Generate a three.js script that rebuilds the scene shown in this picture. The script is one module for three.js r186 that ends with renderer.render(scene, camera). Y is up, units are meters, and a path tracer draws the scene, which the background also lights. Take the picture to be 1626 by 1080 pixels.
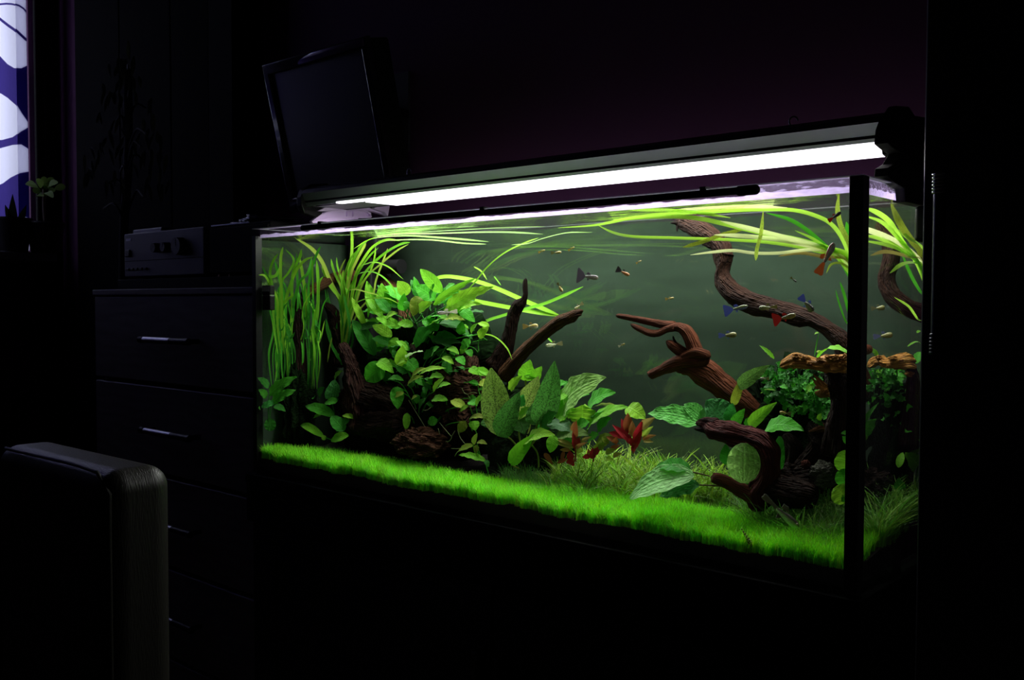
import * as THREE from 'three';
import { RoundedBoxGeometry } from 'three/addons/geometries/RoundedBoxGeometry.js';
import { RectAreaLightUniformsLib } from 'three/addons/lights/RectAreaLightUniformsLib.js';
import * as BGU from 'three/addons/utils/BufferGeometryUtils.js';
import { createNoise3D } from 'simplex-noise';

// ------------------------------------------------------------------ camera, light, exposure
const scene = new THREE.Scene();
const F = 1530, CX = 813, CY = 540;
const camera = new THREE.PerspectiveCamera(2 * Math.atan(540 / F) * 180 / Math.PI, 1626 / 1080, 0.02, 60);
camera.rotation.order = 'YXZ';
camera.rotation.set(-0.0367, 0.7276, 0.00247);
camera.position.set(1.0266, 0.3314, 1.0663);
scene.add(camera);
camera.updateMatrixWorld(true);
scene.background = new THREE.Color(0.70, 0.74, 1.0);          // overcast daylight outside the window
const renderer = new THREE.WebGLRenderer();
renderer.toneMapping = THREE.LinearToneMapping;
renderer.toneMappingExposure = 1;
renderer.shadowMap.enabled = true;
RectAreaLightUniformsLib.init();

const LAMP = { x0: -0.6, x1: 0.578, z: -0.174, y: 0.53 };
const lampLight = new THREE.RectAreaLight(new THREE.Color(1.0, 0.95, 0.96), 21, 1.035, 0.085);
lampLight.name = 'aquarium_lamp_glow';
lampLight.position.set(0.0475, LAMP.y - 0.006, LAMP.z);
lampLight.lookAt(0.0475, -1, LAMP.z);
scene.add(lampLight);
const dayLight = new THREE.RectAreaLight(new THREE.Color(0.80, 0.82, 1.0), 2.0, 1.3, 1.4);
dayLight.name = 'window_daylight';
dayLight.position.set(-2.95, 1.15, 0.25);
dayLight.lookAt(2, 1.15, 0.25);
scene.add(dayLight);

// ------------------------------------------------------------------ helpers
let seed = 7;
const rnd = () => { seed = (seed + 0x6d2b79f5) | 0; let t = Math.imul(seed ^ (seed >>> 15), 1 | seed); t = (t + Math.imul(t ^ (t >>> 7), 61 | t)) ^ t; return ((t ^ (t >>> 14)) >>> 0) / 4294967296; };
const rr = (a, b) => a + (b - a) * rnd();
const noise3 = createNoise3D(rnd);
const V = (x, y, z) => new THREE.Vector3(x, y, z);
const UP = V(0, 1, 0), EYE = camera.position.clone();
const AX = V(0, 0, 0), AY = V(0, 0, 0), AZ = V(0, 0, 0);
camera.matrixWorld.extractBasis(AX, AY, AZ);
// a direction through the photograph, and where it meets a plane of the tank
const dirOf = (px, py) => AX.clone().multiplyScalar((px - CX) / F).addScaledVector(AY, -(py - CY) / F).sub(AZ);
const onX = (px, py, x) => { const d = dirOf(px, py); return EYE.clone().addScaledVector(d, (x - EYE.x) / d.x); };
const onY = (px, py, y) => { const d = dirOf(px, py); return EYE.clone().addScaledVector(d, (y - EYE.y) / d.y); };
const onZ = (px, py, z) => { const d = dirOf(px, py); return EYE.clone().addScaledVector(d, (z - EYE.z) / d.z); };
const at = (px, py, cm) => {                                    // inside the tank, cm behind the front glass
  let p = onZ(px, py, -cm / 100);
  if (p.x < -0.572) p = onX(px, py, -0.572);
  if (p.x > 0.576) p = onX(px, py, 0.576);
  return p;
};
const mPx = (p) => EYE.clone().sub(p).dot(AZ) / F;               // metres that one pixel spans at p
const crop = (x0, y0, s) => ({ x0, y0, s, p: (x, y, cm) => at(x0 + x / s, y0 + y / s, cm) });
const px1 = crop(0, 0, 1), k1 = crop(400, 340, 4.5), k2 = crop(400, 560, 4.5), k3 = crop(700, 380, 4.5), k4 = crop(700, 560, 4.5), k5 = crop(960, 300, 4.5), k6 = crop(960, 500, 4.5),
  k7 = crop(1180, 260, 5.4), k8 = crop(1180, 440, 5.4), k9 = crop(1180, 600, 5.4), kA = crop(980, 640, 4.909), kB = crop(1180, 740, 5.4), kT = crop(820, 160, 4.5), kL = crop(480, 240, 6.75);

const used = {};
const numbered = (n) => { used[n] = (used[n] ?? -1) + 1; return used[n] ? n + '_' + String(used[n]).padStart(3, '0') : n; };
const tag = (o, label, category, group, kind) => { o.userData = { label, category }; if (group) o.userData.group = group; if (kind) o.userData.kind = kind; return o; };
function thing(name, label, category, pos = V(0, 0, 0), group) {
  const g = new THREE.Group(); g.name = numbered(name); g.position.copy(pos); scene.add(g);
  return tag(g, label, category, group);
}
// geometry given in world coordinates becomes a part of its thing
function part(name, geo, mat, parent = scene, label) {
  const m = new THREE.Mesh(geo, mat);
  m.name = parent === scene ? numbered(name) : name;
  if (parent !== scene) { const w = V(0, 0, 0); let p = parent; while (p && p !== scene) { w.add(p.position); p = p.parent; } geo.translate(-w.x, -w.y, -w.z); }
  m.castShadow = m.receiveShadow = true;
  if (label) m.userData.label = label;
  parent.add(m);
  return m;
}
const struct = (name, geo, mat, parent = scene) => { const m = part(name, geo, mat, parent); if (parent === scene) m.userData.kind = 'structure'; return m; };
const box = (x0, x1, y0, y1, z0, z1, r = 0) => {
  const g = r ? new RoundedBoxGeometry(x1 - x0, y1 - y0, z1 - z0, 2, r) : new THREE.BoxGeometry(x1 - x0, y1 - y0, z1 - z0);
  return g.translate((x0 + x1) / 2, (y0 + y1) / 2, (z0 + z1) / 2);
};
const std = (c, roughness = 0.6, extra = {}) => new THREE.MeshPhysicalMaterial({ color: new THREE.Color(c[0], c[1], c[2]), roughness, ...extra });

// ------------------------------------------------------------------ textures
function dataTex(w, h, fn, srgb) {
  const d = new Uint8Array(w * h * 4);
  for (let y = 0; y < h; y++) for (let x = 0; x < w; x++) {
    const c = fn(x / w, y / h), o = (y * w + x) * 4;
    d[o] = Math.max(0, Math.min(255, c[0] * 255)); d[o + 1] = Math.max(0, Math.min(255, c[1] * 255)); d[o + 2] = Math.max(0, Math.min(255, c[2] * 255)); d[o + 3] = 255;
  }
  const t = new THREE.DataTexture(d, w, h); t.wrapS = t.wrapT = THREE.RepeatWrapping; t.magFilter = THREE.LinearFilter;
  if (srgb) t.colorSpace = THREE.SRGBColorSpace;
  t.needsUpdate = true; return t;
}
const fbm = (x, y, z, o = 4) => { let a = 0.5, s = 0; for (let i = 0; i < o; i++) { s += a * noise3(x, y, z); x *= 2.03; y *= 2.03; z *= 2.03; a *= 0.5; } return s; };
const veins = (u, v, n, slant) => {                                // distance to the nearest side vein, 0..1; u along the leaf, v across
  const a = Math.abs(v - 0.5) * 2, t = u * n - a * slant, f = Math.abs(t - Math.round(t)) * 2;
  return [a, f];
};
const leafTex = {
  plain: dataTex(256, 128, (u, v) => { const [a, f] = veins(u, v, 9, 1.6); const k = 0.86 + 0.12 * fbm(u * 6, v * 4, 1) - 0.16 * Math.exp(-f * f * 60) + (a < 0.06 ? 0.22 : 0); return [k, k, k * 0.95]; }),
  smooth: dataTex(128, 64, (u, v) => { const a = Math.abs(v - 0.5) * 2; const k = 0.9 + 0.1 * fbm(u * 8, v * 3, 5) - 0.12 * Math.max(0, Math.cos(a * 22)) + (a < 0.05 ? 0.15 : 0); return [k, k, k]; }),
  spotted: dataTex(256, 128, (u, v) => { const [a, f] = veins(u, v, 8, 2.2); const s = fbm(u * 26, v * 15, 9, 3); let k = 0.9 - 0.1 * Math.exp(-f * f * 50); if (s > 0.14) k *= 0.38; if (a < 0.05) k *= 0.7; return [k, k, k * 0.9]; }),
  quilted: dataTex(256, 128, (u, v) => { const [a, f] = veins(u, v, 7, 1.4); const k = 0.84 + 0.18 * fbm(u * 9, v * 6, 2) + 0.07 * Math.exp(-f * f * 26) + (a < 0.06 ? 0.2 : 0); return [k * 0.95, k, k * 0.95]; }),
};
const quiltBump = dataTex(256, 128, (u, v) => { const [a, f] = veins(u, v, 8, 1.4); const g = Math.abs(a * 3.2 - Math.round(a * 3.2)) * 2; const k = 0.5 + 0.4 * Math.min(f, 0.6) * Math.min(1, g * 1.6) + 0.22 * fbm(u * 14, v * 9, 4) - (a < 0.07 ? 0.25 : 0); return [k, k, k]; });
const veinBump = dataTex(256, 128, (u, v) => { const [a, f] = veins(u, v, 9, 1.6); const k = 0.6 - 0.3 * Math.exp(-f * f * 40) + 0.12 * fbm(u * 10, v * 8, 4) - (a < 0.06 ? 0.3 : 0); return [k, k, k]; });
const barkMap = dataTex(512, 256, (u, v) => { const s = fbm(u * 5, v * 30, 3, 4), b = fbm(u * 8, v * 6, 8, 3); const k = 0.62 + 0.42 * s + 0.28 * b; return [k, k * 0.95, k * 0.9]; });
const barkBump = dataTex(512, 256, (u, v) => { const k = 0.5 + 0.55 * fbm(u * 7, v * 34, 13, 4) + 0.25 * fbm(u * 26, v * 20, 18, 3); return [k, k, k]; });
const woodGrain = dataTex(512, 256, (u, v) => { const k = 0.75 + 0.2 * Math.sin((v * 42 + 3 * fbm(u * 2, v * 4, 3)) * 3.1) * 0.5 + 0.15 * fbm(u * 4, v * 60, 7); return [k, k * 0.97, k * 0.94]; });
const fineNoise = dataTex(256, 256, (u, v) => { const k = 0.5 + 0.5 * fbm(u * 40, v * 40, 1, 3); return [k, k, k]; });
const rippleBump = dataTex(512, 512, (u, v) => { const k = 0.5 + 0.4 * fbm(u * 7, v * 22, 21, 3); return [k, k, k]; });
const filmMap = dataTex(512, 256, (u, v) => { const w = fbm(u * 2.2 + 0.6 * fbm(u * 3, v * 2, 5), v * 3.4, 31, 4); const k = 0.74 + 0.34 * w + 0.1 * fbm(u * 5, v * 14, 2, 2); return [k, k, k]; });

// ------------------------------------------------------------------ materials
const leafMats = {};
function leafMat(color, tex = 'plain', bump, through = 0.42) {
  const key = color.join() + tex + (bump ?? '') + through;
  return leafMats[key] ??= new THREE.MeshPhysicalMaterial({
    color: new THREE.Color(...color), map: leafTex[tex], roughness: 0.96, transmission: through, thickness: 0, clearcoat: 0.1, clearcoatRoughness: 0.3, specularIntensity: 0.3, side: THREE.DoubleSide,
    bumpMap: bump === 'quilt' ? quiltBump : bump === 'none' ? null : veinBump, bumpScale: bump === 'quilt' ? 0.0026 : 0.0012,
  });
}
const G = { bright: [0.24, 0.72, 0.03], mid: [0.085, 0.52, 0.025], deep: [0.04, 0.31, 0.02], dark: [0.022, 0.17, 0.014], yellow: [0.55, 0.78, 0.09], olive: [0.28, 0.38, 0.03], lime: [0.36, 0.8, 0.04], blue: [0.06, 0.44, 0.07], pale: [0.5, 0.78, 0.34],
  red: [0.5, 0.02, 0.03], rust: [0.4, 0.11, 0.035], peach: [0.55, 0.24, 0.07], tan: [0.45, 0.36, 0.09] };
const vecMix = (a, b, t) => a.clone().multiplyScalar(1 - t).addScaledVector(b, t);

const bark = (c, bump = 0.006, rough = 0.72) => new THREE.MeshPhysicalMaterial({ color: new THREE.Color(...c), map: barkMap, bumpMap: barkBump, bumpScale: bump, roughness: rough, specularIntensity: 0.2 });
const M = {
  black: std([0.006, 0.006, 0.0065], 0.4, { specularIntensity: 0.4 }), matte: std([0.005, 0.005, 0.0055], 0.8, { specularIntensity: 0.3 }), blackGloss: std([0.008, 0.008, 0.009], 0.12, { clearcoat: 0.6 }),
  glass: new THREE.MeshPhysicalMaterial({ color: new THREE.Color(0.985, 1, 0.99), transmission: 1, thickness: 0, roughness: 0, ior: 1.5 }),
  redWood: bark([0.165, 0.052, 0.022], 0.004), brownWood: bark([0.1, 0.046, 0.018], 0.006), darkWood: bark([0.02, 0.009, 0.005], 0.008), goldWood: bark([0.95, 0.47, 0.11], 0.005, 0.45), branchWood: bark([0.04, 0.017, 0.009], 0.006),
};

// ------------------------------------------------------------------ leaf, ribbon, wood, rock
const PROFILE = { oval: [0.55, 0.82], lance: [0.7, 1.0], heart: [0.38, 0.75], round: [0.5, 0.5], strap: [0.3, 0.4], spoon: [0.95, 0.55] };
function leafGeo(p0, p1, w, o = {}) {
  const { face = 0.6, bow = 0.1, sway = 0, fold = 0.18, ruffle = 0.05, shape = 'oval', nu = 14, waves = 3.5, hint } = o;
  const d = p1.clone().sub(p0), L = d.length(), t = d.clone().normalize();
  const mid = p0.clone().add(p1).multiplyScalar(0.5), cam = EYE.clone().sub(mid).normalize();
  let n = (hint ? hint.clone() : vecMix(UP, cam, face)).normalize();
  n.addScaledVector(t, -n.dot(t)); if (n.lengthSq() < 0.02) n = cam.clone().addScaledVector(t, -cam.dot(t)); n.normalize();
  const s = t.clone().cross(n).normalize();
  const [a, b] = PROFILE[shape], um = a / (a + b), top = Math.pow(um, a) * Math.pow(1 - um, b), nv = 7, ph = rnd() * 6.28;
  const pos = [], uv = [], idx = [];
  for (let i = 0; i <= nu; i++) {
    const u = i / nu, e = Math.min(0.992, Math.max(0.008, u)), hw = 0.5 * w * Math.pow(e, a) * Math.pow(1 - e, b) / top, arc = 4 * u * (1 - u);
    for (let j = 0; j < nv; j++) {
      const v = j / (nv - 1) * 2 - 1, q = p0.clone().addScaledVector(d, u).addScaledVector(n, bow * L * arc).addScaledVector(s, sway * L * arc);
      q.addScaledVector(s, v * hw).addScaledVector(n, Math.abs(v) * hw * fold + ruffle * w * v * v * Math.sin(u * waves * 6.28 + ph + (v > 0 ? 1.9 : 0)));
      pos.push(q.x, q.y, q.z); uv.push(u, j / (nv - 1));
      if (i < nu && j < nv - 1) { const k = i * nv + j; idx.push(k, k + nv, k + 1, k + 1, k + nv, k + nv + 1); }
    }
  }
  const g = new THREE.BufferGeometry();
  g.setAttribute('position', new THREE.Float32BufferAttribute(pos, 3)); g.setAttribute('uv', new THREE.Float32BufferAttribute(uv, 2)); g.setIndex(idx); g.computeVertexNormals();
  return g;
}
function ribbonGeo(pts, w, o = {}) {
  const { face = 0.7, taper = 0.5, twist = 0, fold = 0.12, n = Math.max(10, pts.length * 5) } = o;
  const c = new THREE.CatmullRomCurve3(pts, false, 'centripetal'), pos = [], uv = [], idx = [], L = c.getLength();
  for (let i = 0; i <= n; i++) {
    const u = i / n, p = c.getPoint(u), t = c.getTangent(u), cam = EYE.clone().sub(p).normalize();
    let nn = vecMix(UP, cam, face).normalize(); nn.addScaledVector(t, -nn.dot(t)); if (nn.lengthSq() < 0.01) nn = cam.clone().addScaledVector(t, -cam.dot(t)); nn.normalize();
    if (twist) nn.applyAxisAngle(t, twist * (u - 0.5));
    const s = t.clone().cross(nn).normalize(), end = u > 0.86 ? Math.pow(Math.max(0.02, (1 - u) / 0.14), taper) : 1, hw = 0.5 * w * end * (0.15 + 0.85 * Math.min(1, u * 5));
    for (let j = 0; j < 3; j++) { const q = p.clone().addScaledVector(s, (j - 1) * hw).addScaledVector(nn, j === 1 ? 0 : hw * fold); pos.push(q.x, q.y, q.z); uv.push(u * L * 10, j / 2); }
    if (i < n) for (let j = 0; j < 2; j++) { const k = i * 3 + j; idx.push(k, k + 3, k + 1, k + 1, k + 3, k + 4); }
  }
  const g = new THREE.BufferGeometry();
  g.setAttribute('position', new THREE.Float32BufferAttribute(pos, 3)); g.setAttribute('uv', new THREE.Float32BufferAttribute(uv, 2)); g.setIndex(idx); g.computeVertexNormals();
  return g;
}
const tubeGeo = (pts, r, seg = 6) => new THREE.TubeGeometry(new THREE.CatmullRomCurve3(pts), Math.max(6, pts.length * 4), r, seg);
// a knotty round branch: list of [x, y, radius] in a crop's pixels, cm behind the glass at either end
function woodGeo(k, list, z0, z1, o = {}) {
  const { rough = 0.12, seg = 22, squash = 1, knots = 0 } = o;
  const P = list.map((q, i) => k.p(q[0], q[1], q[3] ?? (z0 + (z1 - z0) * i / (list.length - 1)))), R = list.map((q, i) => q[2] / k.s * mPx(P[i]));
  const c = new THREE.CatmullRomCurve3(P, false, 'centripetal'), L = c.getLength(), n = Math.max(16, Math.min(90, Math.round(L / 0.0035)));
  const fr = c.computeFrenetFrames(n, false), pos = [], uv = [], idx = [], ns = rnd() * 100;
  for (let i = 0; i <= n; i++) {
    const u = i / n, p = c.getPoint(u), f = u * (P.length - 1), a = Math.min(P.length - 2, Math.floor(f)), h = f - a, sm = h * h * (3 - 2 * h), cap = Math.sqrt(Math.max(0, Math.min(1, Math.min(i, n - i) / 1.6)));
    const r = (R[a] * (1 - sm) + R[a + 1] * sm) * (i === 0 || i === n ? 0.02 : 0.55 + 0.45 * cap);
    for (let j = 0; j <= seg; j++) {
      const th = j / seg * 6.2832, cs = Math.cos(th), sn = Math.sin(th);
      const ridge = noise3(cs * 1.3 + ns, sn * 1.3, u * L * 14) + 0.4 * noise3(cs * 3.4 + ns, sn * 3.4, u * L * 24) + 0.35 * noise3(cs * 5, sn * 5 + ns, u * L * 70) + knots * Math.max(0, noise3(cs * 1.1 + ns, sn * 1.1, u * L * 42));
      const q = p.clone().addScaledVector(fr.normals[i], cs * r * (1 + rough * ridge)).addScaledVector(fr.binormals[i], sn * r * (1 + rough * ridge) * squash);
      pos.push(q.x, q.y, q.z); uv.push(u * L * 4, j / seg);
      if (i < n && j < seg) { const m = i * (seg + 1) + j; idx.push(m, m + 1, m + seg + 1, m + 1, m + seg + 2, m + seg + 1); }
    }
  }
  const g = new THREE.BufferGeometry();
  g.setAttribute('position', new THREE.Float32BufferAttribute(pos, 3)); g.setAttribute('uv', new THREE.Float32BufferAttribute(uv, 2)); g.setIndex(idx); g.computeVertexNormals();
  return g;
}
function rockGeo(center, sx, sy, sz, rough = 0.25, detail = 4) {
  let g = BGU.mergeVertices((() => { const i = new THREE.IcosahedronGeometry(1, detail * 4); i.deleteAttribute('normal'); i.deleteAttribute('uv'); return i; })(), 1e-4);
  const p = g.attributes.position, v = V(0, 0, 0), ns = rnd() * 50, uv = [];
  for (let i = 0; i < p.count; i++) {
    v.fromBufferAttribute(p, i); const k = 1 + rough * (noise3(v.x * 1.3 + ns, v.y * 1.3, v.z * 1.3) + 0.5 * noise3(v.x * 3 + ns, v.y * 3, v.z * 3) + 0.25 * noise3(v.x * 8, v.y * 8 + ns, v.z * 8));
    uv.push(v.x * 0.4 + v.z * 0.2, v.y * 0.4); p.setXYZ(i, center.x + v.x * k * sx, center.y + v.y * k * sy, center.z + v.z * k * sz);
  }
  g.setAttribute('uv', new THREE.Float32BufferAttribute(uv, 2)); g.computeVertexNormals(); return g;
}
const leafAt = (plant, k, l, mat, name = 'leaf') => {               // l: base x, y, tip x, y, width, cm at base, cm at tip, options
  const [bx, by, tx, ty, w, zb, zt = zb, o] = l, p0 = k.p(bx, by, zb), p1 = k.p(tx, ty, zt);
  return part(name, leafGeo(p0, p1, w / k.s * mPx(p0) * 1.08, o ?? {}), mat, plant);
};
const ribbonAt = (plant, k, pts, w, mat, o) => part('leaf', ribbonGeo(pts.map((q) => k.p(q[0], q[1], q[2])), w / k.s * mPx(k.p(...pts[0])), o), mat, plant);
const stemAt = (plant, k, pts, r, mat, name = 'stem') => part(name, tubeGeo(pts.map((q) => k.p(q[0], q[1], q[2])), r, 5), mat, plant);
const ground = (x, z) => 0.028 + 0.085 * -z + 0.003 * noise3(x * 9, z * 9, 3) + 0.002 * noise3(x * 30, z * 30, 7);
const onGround = (p) => V(p.x, ground(p.x, p.z), p.z);
function woodThing(name, label, k, list, base, lumps = [], cm = 8) {
  const t = thing(name, label, 'driftwood', onGround(base)); for (const [n, pts, z0, z1, mat, o] of list) part(n, woodGeo(k, pts, z0, z1, o), mat, t);
  for (const [x, y, r] of lumps) { const p = k.p(x, y, cm), q = r / k.s * mPx(p); part('knot', rockGeo(p, q * rr(0.9, 1.3), q * rr(0.7, 1), q, 0.45, 2), M.goldWood, t); }
  return t;
}

// @@ROOM@@
// ------------------------------------------------------------------ room
const FLOOR = -0.78, CEIL = 1.75, WL = -2.41, WR = 2.3, WB = -0.42, WF = 2.6;
const purple = std([0.07, 0.012, 0.072], 0.85, { bumpMap: fineNoise, bumpScale: 0.0006 });
const plaster = std([0.08, 0.075, 0.085], 0.9);
struct('floor', box(WL - 0.2, WR + 0.2, FLOOR - 0.1, FLOOR, WB - 0.2, WF + 0.2), std([0.05, 0.035, 0.025], 0.5));
struct('ceiling', box(WL - 0.2, WR + 0.2, CEIL, CEIL + 0.1, WB - 0.2, WF + 0.2), plaster);
struct('wall_back', box(WL - 0.2, WR + 0.2, FLOOR, CEIL, WB - 0.15, WB), purple);
struct('wall_right', box(WR, WR + 0.15, FLOOR, CEIL, WB, WF), plaster);
struct('wall_front', box(WL - 0.2, WR + 0.2, FLOOR, CEIL, WF, WF + 0.15), plaster);
const WIN = { z0: -0.312, z1: 0.8, y0: 0.5, y1: 1.62 };
struct('wall_left', BGU.mergeGeometries([box(WL - 0.2, WL, FLOOR, WIN.y0, WB, WF), box(WL - 0.2, WL, WIN.y1, CEIL, WB, WF), box(WL - 0.2, WL, WIN.y0, WIN.y1, WB, WIN.z0), box(WL - 0.2, WL, WIN.y0, WIN.y1, WIN.z1, WF)]), purple);
{
  const w = new THREE.Group(); w.name = 'window_1'; w.userData.kind = 'structure'; scene.add(w);
  const white = std([0.55, 0.54, 0.6], 0.4), x0 = WL - 0.12, x1 = WL - 0.07;
  part('window_frame', BGU.mergeGeometries([box(x0, x1, WIN.y0, WIN.y0 + 0.05, WIN.z0, WIN.z1), box(x0, x1, WIN.y1 - 0.05, WIN.y1, WIN.z0, WIN.z1), box(x0, x1, WIN.y0, WIN.y1, WIN.z0, WIN.z0 + 0.045), box(x0, x1, WIN.y0, WIN.y1, WIN.z1 - 0.045, WIN.z1), box(x0, x1, WIN.y0, WIN.y1, 0.23, 0.27)]), white, w);
  part('pane', box(x0 + 0.02, x0 + 0.026, WIN.y0 + 0.05, WIN.y1 - 0.05, WIN.z0 + 0.045, 0.23), M.glass, w);
  part('pane', box(x0 + 0.02, x0 + 0.026, WIN.y0 + 0.05, WIN.y1 - 0.05, 0.27, WIN.z1 - 0.045), M.glass, w);
  part('gasket', box(x1, x1 + 0.012, WIN.y0, WIN.y1, WIN.z0 + 0.011, WIN.z0 + 0.019), M.matte, w);
  part('window_sill', box(WL - 0.06, WL + 0.16, WIN.y0 - 0.03, WIN.y0, WIN.z0 - 0.02, WIN.z1 + 0.05, 0.006), std([0.3, 0.3, 0.32], 0.4), w);
}
function curtainTexture() {                                        // flocked print: pale ovals left between dark swirling bands
  const c = document.createElement('canvas'); c.width = 512; c.height = 1024; const g = c.getContext('2d');
  const dark = '#40357c', pale = '#f4f3ff';
  g.fillStyle = pale; g.fillRect(0, 0, 512, 1024);
  const draw = (dx, dy, sc) => {
    const X = (x) => dx + 75 - 1.9 * x * sc, Y = (y) => dy + 271 + 1.88 * y;
    const curve = (pts, w) => { g.strokeStyle = dark; g.lineWidth = w; g.beginPath(); pts.forEach(([x, y], i) => (i ? g.lineTo(X(x), Y(y)) : g.moveTo(X(x), Y(y)))); g.stroke(); };
    const area = (pts) => { g.fillStyle = dark; g.beginPath(); pts.forEach(([x, y], i) => (i ? g.lineTo(X(x), Y(y)) : g.moveTo(X(x), Y(y)))); g.fill(); };
    curve([[-20, 32], [0, 17], [10, 14], [18, 13], [28, 14], [35, 17], [50, 30]], 5);
    curve([[-24, 28], [0, 40], [10, 46], [20, 52], [38, 65], [55, 70]], 8);
    area([[-20, 84], [0, 99], [10, 108], [20, 113], [30, 112], [40, 106], [52, 92], [52, 210], [40, 196], [30, 183], [22, 171], [10, 161], [0, 156], [-20, 152]]);
    area([[-20, 232], [0, 228], [16, 222], [28, 212], [40, 204], [52, 208], [52, 240], [40, 238], [28, 232], [16, 234], [0, 240], [-20, 248]]);
    area([[-20, 306], [0, 296], [12, 286], [25, 278], [40, 274], [52, 276], [52, 352], [30, 346], [0, 352], [-20, 346]]);
    area([[-20, 366], [0, 360], [25, 366], [52, 372], [52, 384], [-20, 384]]);
  };
  for (let i = 0; i < 5; i++) for (let j = -1; j < 3; j++) draw(i * 130 + (i % 2 ? 20 : 0), j * 752 * 0.97 + (i % 2) * 300, 1);
  const t = new THREE.CanvasTexture(c); t.colorSpace = THREE.SRGBColorSpace; return t;
}
{
  const cm = new THREE.MeshPhysicalMaterial({ color: 0xffffff, map: curtainTexture(), transmission: 0.75, thickness: 0, roughness: 1, side: THREE.DoubleSide, bumpMap: fineNoise, bumpScale: 0.0004 });
  const sheet = (z0, z1, x, y0, y1, u0, u1, amp) => {
    const n = 60, g = new THREE.PlaneGeometry(1, 1, n, 8), p = g.attributes.position, uv = g.attributes.uv;
    for (let i = 0; i < p.count; i++) { const a = p.getX(i) + 0.5, b = p.getY(i) + 0.5, z = z0 + (z1 - z0) * a; p.setXYZ(i, x + amp * Math.sin(z * 38) + amp * 0.4 * Math.sin(z * 91 + 1), y0 + (y1 - y0) * b, z); uv.setXY(i, u0 + (u1 - u0) * a, b); }
    g.computeVertexNormals(); return g;
  };
  const t = thing('curtain', 'white window curtain printed with dark swirling ovals at the left edge', 'curtain', V(WL + 0.03, 1.0, 0.2));
  part('curtain_panel', sheet(-0.292, 0.78, WL + 0.03, 0.51, 1.66, 0, 2.0, 0.004), cm, t);
  part('hem', sheet(-0.2925, -0.258, WL + 0.036, 0.51, 1.66, 0, 0.065, 0.001), cm, t);
  part('curtain_rod', new THREE.CylinderGeometry(0.008, 0.008, 1.16, 12).rotateX(Math.PI / 2).translate(WL + 0.03, 1.665, 0.24), M.black, t);
}

{
  const t = thing('drape', 'narrow black drape hanging between the bright curtain and the purple corner', 'drape', V(WL + 0.02, 0.4, -0.36));
  const g = new THREE.PlaneGeometry(1, 1, 40, 2), p = g.attributes.position;
  for (let i = 0; i < p.count; i++) { const a = p.getX(i) + 0.5, z = -0.402 + 0.085 * a; p.setXYZ(i, WL + 0.03 + 0.008 * Math.sin(a * 22), FLOOR + 0.02 + (1.68 - FLOOR) * (p.getY(i) + 0.5), z); }
  g.computeVertexNormals(); part('fabric', g, std([0.006, 0.005, 0.007], 0.95, { side: THREE.DoubleSide }), t);
}
// tall wardrobe in the corner
{
  const t = thing('wardrobe', 'tall almost black wardrobe in the far left corner behind the drooping plant', 'wardrobe', V(-1.75, FLOOR, -0.38));
  const m = std([0.0012, 0.0012, 0.0012], 0.9, { specularIntensity: 0.1 }), m2 = std([0.006, 0.006, 0.0055], 0.9, { specularIntensity: 0.2 });
  part('carcass', box(-2.1, -1.18, FLOOR, CEIL - 0.02, WB + 0.002, -0.345), m, t);
  for (const [a, b] of [[-2.095, -1.8], [-1.795, -1.5], [-1.495, -1.3]]) part('door', box(a, b, FLOOR + 0.06, CEIL - 0.06, -0.345, -0.329, 0.003), m, t);
  part('end_panel', box(-1.295, -1.18, FLOOR, CEIL - 0.03, -0.345, -0.325, 0.003), m2, t);
}
// chest of drawers
{
  const t = thing('drawer_chest', 'dark wood-effect chest of drawers with silver bar handles left of the aquarium', 'drawers', V(-1.0, FLOOR, -0.2));
  const wood = new THREE.MeshPhysicalMaterial({ color: new THREE.Color(0.16, 0.14, 0.145), map: woodGrain, roughness: 0.55, bumpMap: woodGrain, bumpScale: 0.0006 }), alu = std([0.5, 0.5, 0.55], 0.3, { metalness: 0.85 });
  const uvBox = (a, b, c, d, e, f, r) => { const g = box(a, b, c, d, e, f, r), p = g.attributes.position, uv = g.attributes.uv; for (let i = 0; i < p.count; i++) uv.setXY(i, p.getX(i) * 1.2, p.getY(i) * 1.6 + p.getZ(i)); return g; };
  const x0 = -1.378, x1 = -0.64;
  part('carcass', uvBox(x0 + 0.004, x1, FLOOR, 0.352, -0.322, -0.072), std([0.03, 0.026, 0.026], 0.7), t);
  part('top_board', uvBox(x0 - 0.004, x1, 0.352, 0.366, -0.322, -0.046, 0.002), wood, t);
  part('riser_board', box(x0 + 0.02, x1, 0.366, 0.392, -0.318, -0.1, 0.002), M.matte, t);
  for (let i = 0; i < 5; i++) {
    const y1 = 0.349 - i * 0.21, y0 = Math.max(FLOOR + 0.05, y1 - 0.2);
    const d = part('drawer', uvBox(x0, x1 - 0.002, y0, y1, -0.07, -0.05, 0.003), wood, t);
    const yc = y1 - 0.1, xc = -0.985, h = new THREE.CylinderGeometry(0.0075, 0.0075, 0.12, 16).rotateZ(Math.PI / 2).translate(xc - 0.03, yc, -0.022);
    const ends = [xc - 0.098, xc + 0.098].map((x) => new THREE.CylinderGeometry(0.008, 0.008, 0.02, 16).rotateZ(Math.PI / 2).translate(x, yc, -0.022).toNonIndexed());
    const posts = [xc - 0.098, xc + 0.098].map((x) => new THREE.CylinderGeometry(0.005, 0.006, 0.032, 12).rotateX(Math.PI / 2).translate(x, yc, -0.036).toNonIndexed());
    part('handle', h, alu, d); ends.forEach((e, n) => part('handle_mount', BGU.mergeGeometries([e, posts[n], n ? new THREE.CylinderGeometry(0.0074, 0.0074, 0.066, 16).rotateZ(Math.PI / 2).translate(xc + 0.063, yc, -0.022).toNonIndexed() : e.clone()]), M.black, d));
  }
}
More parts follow.
